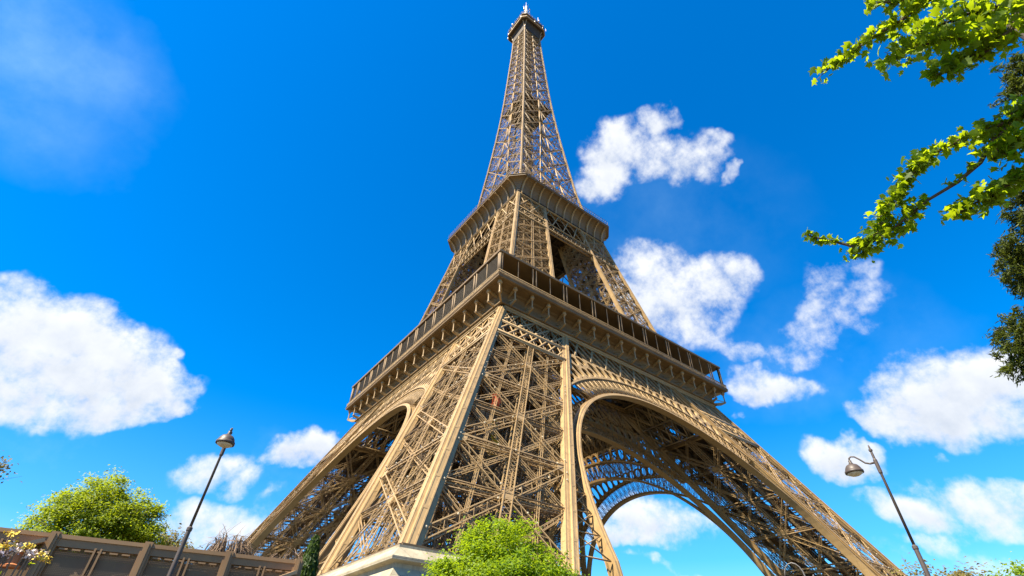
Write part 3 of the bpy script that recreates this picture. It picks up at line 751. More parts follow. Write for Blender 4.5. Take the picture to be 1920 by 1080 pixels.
# ------------------------------------------------------------------ second floor
def octring(h,c,z):
    c=max(c,.001); return [(-h+c,-h,z),(h-c,-h,z),(h,-h+c,z),(h,h-c,z),(h-c,h,z),(-h+c,h,z),(-h,h-c,z),(-h,-h+c,z)]
def second_floor():
    P=node("second_platform",TOWER)
    # belt girder under the floor
    for k in range(4):
        B=Bars(); n=FN[k]; T=lambda t,z,d=0: Vector(fp(k,t,oz(z)-.15-d,z))
        for z,h in ((99.8,.45),(103.4,.35),(111.7,.6)): 
            L=oz(z)-.5
            for d in (0,1.0): B.bar(T(-L,z,d),T(L,z,d),.4,h,n)
        nx=22
        for j in range(nx):
            f0=-1+2*j/nx; f1=-1+2*(j+1)/nx
            for d in (0,1.0):
                B.bar(T(f0*(oz(99.8)-.6),99.8,d),T(f1*(oz(103.4)-.6),103.4,d),.17,.08,n); B.bar(T(f1*(oz(99.8)-.6),99.8,d),T(f0*(oz(103.4)-.6),103.4,d+.05),.17,.08,n)
        nx=9
        for j in range(nx):
            f0=-1+2*j/nx; f1=-1+2*(j+1)/nx
            B.bar(T(f0*(oz(103.4)-.6),103.4),T(f1*(oz(111.6)-.6),111.6),.34,.1,n); B.bar(T(f1*(oz(103.4)-.6),103.4,.06),T(f0*(oz(111.6)-.6),111.6,.06),.34,.1,n)
        B.build("belt_girder",IRON,P)
    B=Bars(); rings=[]
    for s in np.linspace(0,1,9):
        al=s*math.pi/2
        h=17.75+3.1*(1-math.cos(al)); z=112.0+5.0*math.sin(al); rings.append(octring(h,.05+3.4*s**1.3,z))
    B.loft([octring(16.8,.05,111.8),octring(17.8,.05,111.8)]+rings,caps=False)
    B.build("cornice",IRON_SHADE,P)
    B=Bars(); B.loft([octring(20.7,3.45,117.0),octring(21.05,3.5,117.05),octring(21.05,3.5,117.55),octring(21.2,3.5,117.6),octring(21.2,3.5,117.75),octring(12,2,117.75)],caps=False)
    B.build("platform_edge",IRON_SHADE,P)
    B=Bars(); B.loft([octring(18.0,.05,112.3),octring(18.0,.05,112.7)]); 
    for t in np.arange(-16,16.1,4):
        B.bar((t,-17,111.6),(t,17,111.6),.3,1.0); B.bar((-17,t,111.3),(17,t,111.3),.3,1.0)
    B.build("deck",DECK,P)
    # curved brackets, one mesh shared
    Bk=Bars(); prof_o=[];prof_i=[]
    for s in np.linspace(0,1,9):
        al=s*math.pi/2; h=17.75+3.1*(1-math.cos(al)); z=112.0+5.0*math.sin(al)
        nx,nz=math.sin(al)*1.0+.2,-math.cos(al); q=math.hypot(math.cos(al)*5,math.sin(al)*3.1); no,nn=math.cos(al)*5/q,-math.sin(al)*3.1/q
        prof_i.append((h-.05,z)); prof_o.append((h+.5*no,z+.5*nn))
    rings=[]
    for (a,b),(c,d) in zip(prof_i,prof_o): rings.append([(-.2,-a,b),(.2,-a,b),(.2,-c,d),(-.2,-c,d)])
    Bk.loft(rings); me=None
    pos=[-16.6+33.2*j/10 for j in range(11)]
    for k in range(4):
        for x in pos:
            if me is None: o=Bk.build("bracket",IRON,P); me=o.data
            else: o=bpy.data.objects.new("bracket",me); COL.objects.link(o); o.parent=P
            if k==0: o.location=(x,0,0)
            elif k==1: o.rotation_euler=(0,0,-math.pi/2); o.location=(0,x,0)
            elif k==2: o.rotation_euler=(0,0,math.pi); o.location=(x,0,0)
            else: o.rotation_euler=(0,0,math.pi/2); o.location=(0,x,0)
    # railing and upper gallery
    B=Bars(); q=octring(20.9,3.4,117.8)
    for k in range(8):
        a=Vector(q[k]); b=Vector(q[(k+1)%8]); 
        for h in (.05,1.1,2.2): B.bar(a+Vector((0,0,h)),b+Vector((0,0,h)),.08)
        m=int((b-a).length/1.0)+1
        for j in range(m): p=a.lerp(b,j/m); B.bar(p,p+Vector((0,0,2.2)),.06)
    B.build("railing",IRON_SHADE,P)
    B=Bars(); B.loft([octring(14.5,2,117.6),octring(14.5,2,121.3)],caps=False); B.loft([octring(15.4,2.2,121.3),octring(15.6,2.2,121.4),octring(15.6,2.2,121.8)]); B.build("upper_gallery",IRON_SHADE,P)
second_floor()

# ------------------------------------------------------------------ spire
SPZ=[117.6,127.6,136.9,147.2,157,166.7,177.1,187.3,197.1,206.5,215.3,223.5,231.3,238.3,244.6,251.0,257.0,262.6,268.0]
def spire():
    P=node("spire",TOWER)
    for sx,sy in ((-1,-1),(1,-1),(-1,1),(1,1)):
        zs=[116]+SPZ[1:]+[272]
        rib("rib",P,sx,sy,oz,oz,zs,.30,proud=.06)
    for k in range(4):
        B=Bars(); n=Vector(FN[k]); n.z=.12; n.normalize(); T=lambda t,z,d=.25: Vector(fp(k,t,oz(z)-d,z))
        for a,b in zip(SPZ[:-1],SPZ[1:]):
            ia,ib=iz(a),iz(b); oa,ob=oz(a)-.3,oz(b)-.3
            # intermediate ribs
            for s_ in (-1,1):
                B.bar(T(s_*max(ia,.12),a),T(s_*max(ib,.12),b),.26,.34,n); B.bar(T(s_*max(ia,.12),a,.0),T(s_*max(ib,.12),b,.0),.16,.12,n)
            truss(B,T(-ob,b),T(ob,b),n,.38,.34,.09,.045,.6,sides=2)
            cells=[(-1,-1),(1,1)]
            for s_ in (-1,1):
                p0,p1=T(s_*ia,a),T(s_*oa,a); q0,q1=T(s_*ib,b),T(s_*ob,b)
                truss(B,p0,q1,n,.26,.26,.07,.04,.5,sides=2); truss(B,p1,q0,n,.26,.26,.07,.04,.5,sides=2)
                m0,m1=(p0+q0)/2,(p1+q1)/2; B.bar(m0,m1,.1,.1,n)
                B.bar(m0,(q0+q1)/2,.1,.08,n); B.bar(m1,(q0+q1)/2,.1,.08,n); B.bar(m0,(p0+p1)/2,.1,.08,n); B.bar(m1,(p0+p1)/2,.1,.08,n)
            if ia>.8:
                p0,p1=T(-ia,a),T(ia,a); q0,q1=T(-ib,b),T(ib,b)
                truss(B,p0,q1,n,.26,.26,.07,.04,.5,sides=2); truss(B,p1,q0,n,.26,.26,.07,.04,.5,sides=2)
                if ia>2.5: truss(B,(p0+q0)/2,(p1+q1)/2,n,.26,.26,.07,.04,.5,sides=2)
        B.build("spire_bracing",IRON,P)
    B=Bars()
    for a,b in zip(SPZ[:-1],SPZ[1:]):
        h=oz(b)-.4; h0=oz(a)-.4
        q=[Vector((sx*h,sy*h,b)) for sx,sy in ((-1,-1),(1,-1),(1,1),(-1,1))]
        truss(B,q[0],q[2],(0,0,1),.3,.3,.1,.05,.9,sides=2); truss(B,q[1],q[3],(0,0,1),.3,.3,.1,.05,.9,sides=2)
        for k in range(4): B.bar((q[k]+q[(k+1)%4])/2,(q[(k+1)%4]+q[(k+2)%4])/2,.12)
        for x in (-1.6,1.6):
            for y in (-1.6,1.6):
                B.bar((x,y,a),(x,y,b),.3)
        for j in range(3):
            z=a+(b-a)*j/3; z2=a+(b-a)*(j+1)/3
            c=[(-1.6,-1.6),(1.6,-1.6),(1.6,1.6),(-1.6,1.6)]
            for k in range(4):
                p=c[k]; r=c[(k+1)%4]; B.bar((*p,z),(*r,z),.16); B.bar((*p,z),(*r,z2),.12); B.bar((*r,z),(*p,z2),.12)
        if iz(b)>2:
            for sx in (-1,1):
                for sy in (-1,1):
                    i0,i1=iz(a),iz(b); B.bar((sx*i0,sy*i0,a),(sx*i1,sy*i1,b),.34)
                    for (f,g) in (((i0,oz(a)),(i1,oz(b))),):
                        B.bar((sx*i0,sy*i0,a),(sx*(oz(b)-.4),sy*i1,b),.18); B.bar((sx*(oz(a)-.4),sy*i0,a),(sx*i1,sy*i1,b),.18)
                        B.bar((sx*i0,sy*i0,a),(sx*i1,sy*(oz(b)-.4),b),.18); B.bar((sx*i0,sy*(oz(a)-.4),a),(sx*i1,sy*i1,b),.18)
    B.build("lift_shaft",IRON_SHADE,P)
    # intermediate landing
    B=Bars(); B.box((0,0,196.8),(2*8.2-1,2*8.2-1,.5)); B.build("landing",DECK,P)
spire()

def top():
    P=node("top_platform",TOWER)
    B=Bars(); rings=[octring(5.25,.02,269.0)]
    for s in np.linspace(0,1,7):
        al=s*math.pi/2; rings.append(octring(5.3+2.55*(1-math.cos(al)),.02+1.9*s,270.0+6.2*math.sin(al)))
    B.loft(rings,caps=False); B.loft([octring(5.0,.02,275.4),octring(7.6,1.8,275.4),octring(7.6,1.8,275.8)])
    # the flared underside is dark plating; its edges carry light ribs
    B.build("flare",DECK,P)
    B=Bars()
    for sx,sy in ((-1,-1),(1,-1),(-1,1),(1,1)):
        for w in (0,1):
            prev=None
            for s in np.linspace(0,1,7):
                al=s*math.pi/2; h=5.35+2.6*(1-math.cos(al)); c=.02+1.9*s; z=270.0+6.2*math.sin(al)
                p=(sx*(h-c),sy*h,z) if w==0 else (sx*h,sy*(h-c),z)
                if prev: B.bar(prev,p,.3,.3)
                prev=p
    B.loft([octring(7.95,1.9,276.0),octring(8.15,1.95,276.1),octring(8.15,1.95,277.0),octring(7.6,1.9,277.05)],caps=True)
    B.build("platform_edge",IRON,P)
    B=Bars(); B.loft([octring(7.4,1.8,277),octring(7.4,1.8,280.2)]); B.loft([octring(7.9,1.9,280.2),octring(7.9,1.9,280.6)]); B.build("cabin",IRON_SHADE,P)
    B=Bars()
    q=octring(7.8,1.9,280.6)
    for k in range(8):
        a=Vector(q[k]); b=Vector(q[(k+1)%8])
        for h in (.6,1.3,2.6): B.bar(a+Vector((0,0,h)),b+Vector((0,0,h)),.08)
        for j in range(6): p=a.lerp(b,j/6); B.bar(p,p+Vector((0,0,2.6)),.08)
    B.build("railing",IRON_SHADE,P)
    B=Bars(); B.loft([octring(5.0,1.5,280.6),octring(5.0,1.5,284),octring(5.6,1.6,284.1),octring(5.6,1.6,284.5),octring(3.6,1.2,286.5),octring(2.4,.8,289),octring(2.2,.7,293),octring(3.0,.9,293.2),octring(3.0,.9,293.8),octring(2.0,.6,296),octring(1.0,.3,298)])
    B.build("dome",IRON_SHADE,P)
    B=Bars(); B.lathe((0,0,297.5),[(1.05,0),(1.05,12.0),(.7,12.2),(.7,18),(.3,18.3),(.12,18.6),(.1,24.5)],10); B.build("antenna",WHITE,P)
    B=Bars()
    for z in (300,304,308):
        for k in range(4):
            a=k*math.pi/2+.4; B.bar((0,0,z),(2.2*math.cos(a),2.2*math.sin(a),z+.2),.12); B.box((2.2*math.cos(a),2.2*math.sin(a),z+.5),(.4,.4,1.4))
    B.bar((-2,0,316.5),(3.2,0,316.5),.12); B.bar((0,-2.5,313.5),(0,2.5,313.5),.12); B.build("aerial",IRON_SHADE,P)
    B=Bars(); rr=random.Random(5)
    for k in range(22):
        a=rr.uniform(0,2*math.pi); r=rr.uniform(6.2,8.4); x,y=r*math.cos(a),r*math.sin(a); m=max(abs(x),abs(y)); x*=7.9/m; y*=7.9/m
        z=rr.choice([277.6,281.5,283.2]); B.lathe((x,y,z),[(.05,-.5),(.45,-.35),(.5,.0),(.45,.45),(.05,.5)],8) if k%2 else B.bar((x,y,z),(x,y,z+rr.uniform(2,4.2)),.13)
    B.build("dish_antenna",WHITE,P)
top()

# ------------------------------------------------------------------ things hung inside the near leg
o=Bars(); 
def curtain():
    B=Bars(); p=Vector((-42.6,-46.4,23.2))
    rows=[]
    for j in range(9):
        t=j/8; row=[]
        for i in range(7):
            s=i/6; row.append((p.x-.6+1.2*s+.12*math.sin(5*t), p.y+.18*math.sin(6*s+2*t), p.z+2.4-2.0*t-.4*abs(s-.5)))
        rows.append(row)
    k=len(B.V)
    B.loft([r+[(x,y+.04,z) for x,y,z in r[::-1]] for r in rows])
    o=B.build("canvas_sheet",RED,off=tuple(p)); o.location=p
    tag(o,"crumpled red canvas sheet hung inside the near tower leg","canvas sheet")
curtain()
def machine():
    p=Vector((-42.3,-45.4,17.6)); t=thing("maintenance_hoist","tall yellow hoist mast standing inside the near tower leg","hoist",tuple(p))
    B=Bars(); truss(B,(0,0,0),(0,0,4.6),(0,1,0),.6,.6,.13,.08,.6); B.build("mast",YEL,t)
    B=Bars(); B.box((.1,-.1,1.4),(1.0,1.0,1.3)); B.box((.1,-.1,2.1),(1.15,1.15,.12)); B.build("motor_box",YEL,t)
    B=Bars(); B.box((0,0,4.7),(.9,.7,.25)); B.bar((0,0,4.6),(1.1,0,4.9),.16); B.bar((1.1,0,4.9),(1.1,0,3.9),.05); B.build("hoist_arm",YEL,t)
machine()
def cabin():
    t=thing("lift_cabin","boxy beige boarded lift cabin high inside the near tower leg","lift cabin",(-43.9,-43.6,20.9))
    B=Bars(); B.box((0,0,1.6),(3.6,3.0,3.2)); B.build("body",PANEL,t)
    B=Bars(); B.box((0,0,-.13),(4.2,3.6,.25)); B.box((0,0,3.31),(3.9,3.3,.2)); 
    for x in (-1.84,-.6,.6,1.84): B.bar((x,-1.56,0),(x,-1.56,3.2),.12)
    B.build("frame",IRON_SHADE,t)
cabin()
#MORE
# ------------------------------------------------------------------ street lamps
LAMP = mat("dark_grey_lamp_paint", (.062,.045,.036), (.09,.07,.056), .5, 3)
LENS = mat("lamp_lens_glass", (.55,.48,.36), (.75,.7,.6), .15, 14)
PALE = mat("pale_grey_lamp_paint", (.16,.145,.13), (.11,.10,.09), .4, 3)
def street_lamp(label, loc, rz, group):
    t = thing("street_lamp", label, "street lamp", loc, rz, group)
    B=Bars(); B.lathe((0,0,0),[(.1,0),(.1,.5),(.07,.6),(.066,.9),(.05,4.5),(.049,4.6)],12); B.lathe((0,0,4.6),[(.033,0),(.030,2.2),(.02,2.42),(.016,2.46)],10); B.build("pole",LAMP,t,True)
    for c,pr in ((4.52,[(.05,0),(.062,.02),(.062,.08),(.034,.11)]),(6.3,[(.032,0),(.046,.03),(.046,.36),(.03,.4)]),(6.88,[(.028,0),(.045,.02),(.045,.06),(.028,.08)])):
        B=Bars(); B.lathe((0,0,c),pr,12); B.build("collar",LAMP,t)
    X=.56
    B=Bars(); pts=[(.03,0,6.60),(.14,0,6.59),(.24,0,6.63),(.33,0,6.74),(.42,0,6.83),(.50,0,6.85),(.555,0,6.81),(X,0,6.74)]; B.tube(pts,[.028,.025,.022,.02,.02,.02,.02,.024],8); B.lathe((X,0,6.66),[(.02,.1),(.04,.09),(.035,.05),(.05,.02),(.05,-.02)],10); B.build("arm",LAMP,t,True)
    B=Bars(); B.lathe((X,0,6.42),[(.02,.24),(.07,.235),(.135,.20),(.175,.145),(.197,.09),(.203,.06),(.222,.055),(.222,.0),(.2,-.01),(.19,.03)],18); sh=B.build("lamp_shade",LAMP,t,True)
    B=Bars(); B.lathe((X,0,6.34),[(.02,0),(.1,.015),(.16,.045),(.2,.085)],16); B.build("lens",LENS,sh,True)
    return t
street_lamp("dark lamp post on the left, its head facing the viewer above the mesh fence",(EYE.x+14.5*math.cos(R(84.4)),EYE.y+14.5*math.sin(R(84.4)),GZ),R(262),"lamp posts along the path").rotation_euler[0]=R(-1.3)
street_lamp("grey lamp post on the right whose curved arm holds a bell shaped head",(EYE.x+16*math.cos(R(16.35)),EYE.y+16*math.sin(R(16.35)),GZ),R(108),"lamp posts along the path")
def swan_lamp(label, loc, rz):
    t = thing("street_lamp", label, "street lamp", loc, rz, "small pale lamps under the right arch")
    B=Bars(); B.lathe((0,0,0),[(.1,0),(.1,.6),(.06,.7),(.034,6.0)],10); B.build("pole",PALE,t,True)
    B=Bars(); B.tube([(0,0,5.9)]+[(.42-.42*math.cos(a),0,6.2+.62*math.sin(a)) for a in np.linspace(0,math.pi*.97,9)],.028,8); B.build("arm",PALE,t,True)
    B=Bars(); B.lathe((.84,0,5.72),[(.36,0),(.38,.05),(.33,.2),(.2,.36),(.08,.46),(.05,.52)],14); sh=B.build("lamp_shade",PALE,t,True)
    B=Bars(); B.lathe((.84,0,5.5),[(.03,0),(.2,.04),(.31,.14),(.34,.22)],14); B.build("lens",LENS,sh,True)
swan_lamp("pale lamp on a hooked arm in front of the right tower leg",(EYE.x+29*math.cos(R(25.35)),EYE.y+29*math.sin(R(25.35)),GZ),R(108))
swan_lamp("round headed pale lamp just right of the hooked lamp under the arch",(EYE.x+31*math.cos(R(24.6)),EYE.y+31*math.sin(R(24.6)),GZ-.3),R(200))

# ------------------------------------------------------------------ mesh fence on the left
FRM = mat("bronze_fence_paint", (.27,.165,.075), (.21,.125,.058), .5, 2)
def mesh_panel_mat():
    m = mat("brown_wire_mesh", (.20,.125,.06), (.14,.088,.045), .6, 3); nt=m.node_tree; b=nt.nodes['Principled BSDF']
    tc=nt.nodes.new('ShaderNodeTexCoord'); ck=nt.nodes.new('ShaderNodeTexBrick'); 
    mp=nt.nodes.new('ShaderNodeMapping'); mp.inputs['Rotation'].default_value=(R(90),0,0)
    nt.links.new(tc.outputs['Object'],mp.inputs[0]); nt.links.new(mp.outputs[0],ck.inputs['Vector'])
    ck.offset=0; ck.inputs['Scale'].default_value=1; ck.inputs['Brick Width'].default_value=.02; ck.inputs['Row Height'].default_value=.02; ck.inputs['Mortar Size'].default_value=.0064
    ck.inputs['Mortar Smooth'].default_value=0
    tr=nt.nodes.new('ShaderNodeBsdfTransparent'); ms=nt.nodes.new('ShaderNodeMixShader')
    nt.links.new(ck.outputs['Fac'],ms.inputs[0]); nt.links.new(tr.outputs[0],ms.inputs[1]); nt.links.new(b.outputs[0],ms.inputs[2])
    nt.links.new(ms.outputs[0],nt.nodes['Material Output'].inputs[0]); return m
MESHM = mesh_panel_mat()
KF=1.65
F0=Vector((EYE.x+KF*(-72.14-EYE.x),EYE.y+KF*(-83.36-EYE.y),EYE.z+KF*(GZ-EYE.z))); F1=Vector((-76.0,-82.66,GZ)); F1=Vector((EYE.x+KF*(F1.x-EYE.x),EYE.y+KF*(F1.y-EYE.y),F0.z)); fa=math.atan2(F0.y-F1.y,F0.x-F1.x)
def fence():
    t=thing("mesh_fence","brown metal fence with wire mesh panels across the lower left","fence",F0,fa); t.scale=(KF,)*3
    # local x runs from the right end to the left (negative)
    H=3.32; posts=[0,-1.03,-2.13,-3.27,-4.4,-5.55,-6.7,-7.85]
    for p in posts:
        B=Bars(); B.box((p,0,H/2),(.15,.10,H)); B.box((p,-.064,H/2+.01),(.10,.03,H+.02)); B.box((p,-.085,H/2),(.03,.02,H)); B.box((p,-.0,H+.012),(.11,.09,.024)); B.build("post",FRM,t)
    B=Bars(); L=posts[-1]
    B.box((L/2,0,H-.075),(-L,.08,.15)); B.box((L/2,-.05,H-.03),(-L,.02,.05)); B.box((L/2,0,.15),(-L,.1,.2)); B.build("rail",FRM,t)
    for a,b in zip(posts[:-1],posts[1:]):
        B=Bars(); m=(a+b)/2
        for d in (-.035,.035): B.box((m+d,-.02,H/2),(.025,.05,H-.25))
        for k in range(6): B.box((b+.17+k*.15,-.03,H-.175),(.10,.02,.02))
        B.build("mullion",FRM,t)
        B=Bars(); B.box((m,.02,H/2-.02),(a-b-.15,.006,H-.26)); B.build("mesh_panel",MESHM,t)
fence()
WOOD = mat("grey_brown_timber", (.40,.31,.20), (.25,.19,.12), .8, 4, detail=8)
BROWNWOOD = mat("dark_weathered_boarding", (.24,.155,.08), (.11,.072,.04), .85, 2.2, detail=9)
ROCKM = mat("pink_sandstone", (.50,.31,.21), (.36,.22,.15), .8, 6, bump=.4)
TERRA = mat("orange_terracotta", (.50,.17,.05), (.38,.12,.04), .7, 5)
TAN = mat("tan_painted_metal", (.60,.38,.20), (.5,.3,.16), .5, 4)
def fpos(x, y, z):
    v=Matrix.Rotation(fa,4,'Z')@Vector((x,y,z)); return F0+v*KF
def fence_side_things():
    t=thing("timber_wall","weathered brown board wall close behind the mesh fence","wall",fpos(-3.9,1.25,0),fa); t.scale=(KF,)*3
    rr=random.Random(4)
    for k in range(16):
        B=Bars()
        x=-3.9
        while x<3.9:
            w=rr.uniform(.7,1.9); B.box((min(x+w/2,3.9),rr.uniform(-.012,.012),.6+k*.17),(w-.012,.04,.158)); x+=w
        B.build("board",BROWNWOOD,t)
    B=Bars(); B.box((0,.0,3.28),(7.9,.14,.05)); B.build("coping",FRM,t)
    t=thing("slatted_screen","timber screen of wide horizontal slats behind the middle of the fence","screen",fpos(-2.2,.9,0),fa); t.scale=(KF,)*3
    for k in range(11):
        B=Bars(); B.box((random.uniform(-.05,.05),0,1.2+k*.18),(2.5,.05,.095)); B.build("slat",WOOD,t)
    for x in (-1.1,0,1.1):
        B=Bars(); B.box((x,.06,1.55),(.09,.07,3.1)); B.build("upright",WOOD,t)
    t=thing("stone_shelf","wooden shelf behind the mesh carrying pink stones","shelf",fpos(-2.45,.45,0),fa); t.scale=(KF,)*3
    B=Bars(); B.box((0,0,2.33),(1.3,.4,.05)); B.build("board",WOOD,t)
    for x in (-.55,.55):
        B=Bars(); B.box((x,0,1.15),(.07,.3,2.3)); B.build("leg",WOOD,t)
    for (x,w,h,lab) in ((-2.55,.30,.17,"long pink stone lying on the shelf behind the mesh"),(-2.12,.13,.1,"small pink stone beside the long stone on the shelf")):
        V=[];F=[]; B=Bars(); rings=[]
        for a in range(9):
            th=math.pi*a/8; rings.append([(-w*math.cos(th)*(1+.08*math.sin(3*b)), .13*math.sin(th)*math.cos(2*math.pi*b/10)*(1+.2*math.sin(a*2+b)), h/2+h/2*math.sin(th)*math.sin(2*math.pi*b/10)*(1+.18*math.cos(a+b*2))) for b in range(10)])
        B.loft(rings); o=B.build("stone",ROCKM,smooth=True); o.scale=(KF,)*3; o.location=fpos(x,.45,2.357); o.rotation_euler=(0,0,fa); tag(o,lab,"stone","stones on the shelf")
    for (x,z,lab) in ((-3.52,3.05,"orange floodlight with a tan lid near the left end of the fence rail"),(-.20,2.98,"orange floodlight with a tan lid at the right end of the fence rail")):
        t=thing("floodlight",lab,"floodlight",fpos(x,-.16,z),fa+.3,"floodlights clamped to the fence"); t.scale=(KF,)*3
        B=Bars(); B.lathe((0,0,-.2),[(.10,0),(.105,.03),(.07,.05),(.06,.16),(.075,.18),(.075,.24)],12); B.box((0,.07,-.1),(.06,.14,.06)); B.build("housing",TERRA,t)
        B=Bars(); B.plate([(-.19,-.07,-.02),(.19,-.07,.16),(.19,.09,.16),(-.19,.09,-.02)],(-.43,0,.9),.05); B.build("lid",TAN,t)
fence_side_things()

# ------------------------------------------------------------------ plants
def leaf_mesh(name, P, Nn, size, m, parent, off=(0,0,0), aspect=.55, shape='rhomb', dirs=None):
    """many leaf-shaped faces: P centres, Nn normals, size lengths"""
    n=len(P); r=rng.normal(size=(n,3)) if dirs is None else dirs
    a=r-(r*Nn).sum(1,keepdims=True)*Nn; a/=np.maximum(np.linalg.norm(a,axis=1,keepdims=True),1e-6); b=np.cross(Nn,a)
    L=size[:,None]
    if shape=='rhomb':
        fold=Nn*L*.12
        V=np.stack([P-a*L*.5, P-a*L*.02+b*L*aspect*.5+fold, P+a*L*.5, P-a*L*.02-b*L*aspect*.5+fold],1).reshape(-1,3)
        k=np.arange(n)[:,None]*4
        F=np.concatenate([k+np.array([[0,1,2]]),k+np.array([[0,2,3]])],1).reshape(-1,3)
    else:
        out=[(-.5,0),(-.42,.16),(-.3,.42),(-.12,.24),(.06,.52),(.12,.2),(.5,.0),(.12,-.2),(.06,-.52),(-.12,-.24),(-.3,-.42),(-.42,-.16)]
        vs=[P-a*L*.12]
        for x,y in out: vs.append(P+a*L*x+b*L*y-Nn*L*(.5*y*y+.3*max(x,0)**2))
        V=np.stack(vs,1).reshape(-1,3); m_=len(out); k=np.arange(n)[:,None]*(m_+1)
        F=np.concatenate([k+np.array([[0,1+j,1+(j+1)%m_]]) for j in range(m_)],1).reshape(-1,3)
    return mesh_obj(name, V-np.array(off), F, m, parent)
def crown_points(ells, nclump, per, cr, flat=.6, shell=.55, cut=None):
    """leaf clumps spread through a set of ellipsoids, denser near the outside"""
    vol=np.array([e[3]*e[4]*e[5] for e in ells]); vol=vol/vol.sum(); P=[];N=[]
    for i in range(nclump):
        e=ells[rng.choice(len(ells),p=vol)]; d=rng.normal(size=3); d/=np.linalg.norm(d)
        if d[2]<-.35: d[2]*=-.6
        rr=rng.uniform(shell,1.0)**.7; c=np.array(e[:3])+d*np.array(e[3:6])*rr
        k=int(per*rng.uniform(.5,1.5)); sc=cr*rng.uniform(.6,1.35)
        q=rng.normal(size=(k,3))*np.array([sc,sc,sc*flat])*.55
        P.append(c+q); nn=rng.normal(size=(k,3))*.55+np.array([-.25,-.1,.85])+d*.5; N.append(nn)
    P=np.concatenate(P);N=np.concatenate(N); N/=np.linalg.norm(N,axis=1,keepdims=True); return P,N
BARK = mat("grey_brown_bark", (.11,.085,.06), (.07,.055,.04), .9, 6, bump=.5)
LIME = leaf_mat("lime_spring_leaf", (.11,.20,.005), (.17,.25,.005), (.36,.48,.010), 1.0, .5)
GREEN = leaf_mat("fresh_green_leaf", (.10,.165,.005), (.18,.235,.005), (.37,.44,.010), .3, .5)
PLANE = leaf_mat("plane_tree_leaf", (.06,.13,.004), (.15,.23,.004), (.38,.49,.008), 2.0, .6)
DARKG = leaf_mat("dark_conifer_needle", (.040,.068,.008), (.11,.135,.014), (.12,.15,.01), 2.5, .3)
BUFF = leaf_mat("buff_young_leaf", (.22,.17,.05), (.17,.16,.035), (.28,.23,.07), .6, .4)
TWIG = mat("reddish_brown_twig", (.26,.17,.10), (.17,.11,.07), .85, 3)
def limbs(B, base, top, ells, n, r0):
    """tapered trunk and limbs running out into the crown"""
    base=Vector(base); top=Vector(top)
    pts=[base.lerp(top,k/5)+Vector((random.uniform(-.1,.1),random.uniform(-.1,.1),0))*(k>0)*r0*4 for k in range(6)]
    B.tube(pts,[r0*(1.25-.65*k/5) for k in range(6)],9)
    for i in range(n):
        e=ells[i%len(ells)]; d=Vector((random.gauss(0,1),random.gauss(0,1),random.gauss(.3,.8))).normalized()
        q=Vector(e[:3])+Vector((d.x*e[3],d.y*e[4],d.z*e[5]))*random.uniform(.6,.95)
        s=pts[random.choice((3,4,5))]; mid=s.lerp(q,.5)+Vector((random.uniform(-.3,.3),random.uniform(-.3,.3),random.uniform(.1,.5)))*(q-s).length*.25
        ps=[s.lerp(mid,.0),s.lerp(mid,.5),mid,mid.lerp(q,.5),q]; r=r0*.42
        B.tube(ps,[r,r*.75,r*.5,r*.3,r*.1],6)
        for j in range(3):
            s2=mid.lerp(q,random.uniform(0,.7)); q2=s2+Vector((random.gauss(0,1),random.gauss(0,1),random.gauss(.3,.6))).normalized()*(q-s).length*.35
            B.tube([s2,s2.lerp(q2,.5)+Vector((0,0,.05)),q2],[r*.3,r*.2,r*.06],5)
def tree(name, label, cat, loc, ells, nclump, per, cr, size, m, r0, trunk_top, group=None, nl=14, flat=.6, shell=.55):
    t=thing(name,label,cat,loc,0,group)
    B=Bars(); limbs(B,(0,0,0),trunk_top,ells,nl,r0); B.build("trunk",BARK,t,True)
    P,N=crown_points(ells,nclump,per,cr,flat,shell)
    leaf_mesh("crown",P,N,rng.uniform(.7,1.25,len(P))*size,m,t)
    return t
# near tree in front of the stone base; its crown top stands 5.4 m over the lawn
tree("lime_green_tree","small domed lime green tree in front of the near stone base","tree",(-66.55,-81.35,GZ),
     [(0,0,3.3,1.85,1.85,1.95),(-.5,-.2,3.0,1.8,1.8,1.6),(.75,-.5,2.7,1.6,1.6,1.5),(.1,.2,4.3,.95,.95,1.0)],360,190,.34,.085,LIME,.12,(0,0,2.4),flat=.5,shell=.6)
tree("broad_green_tree","broad fresh green tree rising behind the left end of the fence","tree",(-75.6,-47.7,GZ),
     [(0,.3,9.0,3.6,3.6,4.6),(-2.4,0,7.0,2.5,2.5,3.0),(2.5,0,9.0,2.1,2.2,3.4),(-4.1,.2,6.2,1.6,1.8,2.2),(1.5,.4,6.6,3.0,2.4,2.4)],820,110,.55,.165,GREEN,.32,(0,0,6.5),nl=22,shell=.5)
tree("buff_tree","thin buff leaved tree low behind the right lamp post","tree",(-17.1,-76.2,GZ),
     [(0,0,8.0,4.6,4.6,3.6),(2,2,7.4,3.6,3.4,3.0)],160,45,.9,.34,BUFF,.25,(0,0,5.5),nl=20,shell=.4)
tree("lime_green_tree","rounded lime green tree at the lower right corner","tree",(-34.6,-85.2,GZ),
     [(0,0,5.4,2.6,2.6,2.5),(1.6,-1.4,5.0,2.2,2.2,2.0)],200,70,.55,.2,LIME,.16,(0,0,3.6))
tree("buff_tree","pale thin leaved tree showing right of the broad green tree","tree",(-69.2,-30.5,GZ),
     [(0,0,12.0,1.9,1.9,2.6),(.3,0,9.4,2.4,2.4,2.4)],110,40,.8,.3,BUFF,.22,(0,0,8.5),nl=16,shell=.4)
tree("blossom_tree","pale blossoming tree just showing at the left picture edge","tree",(-78.95,-66.2,GZ),
     [(-.55,0,5.9,1.0,1.0,1.1),(-.6,0,7.9,.9,.9,.5)],60,40,.4,.14,BUFF,.1,(-.4,0,4.8),nl=16,shell=.3)
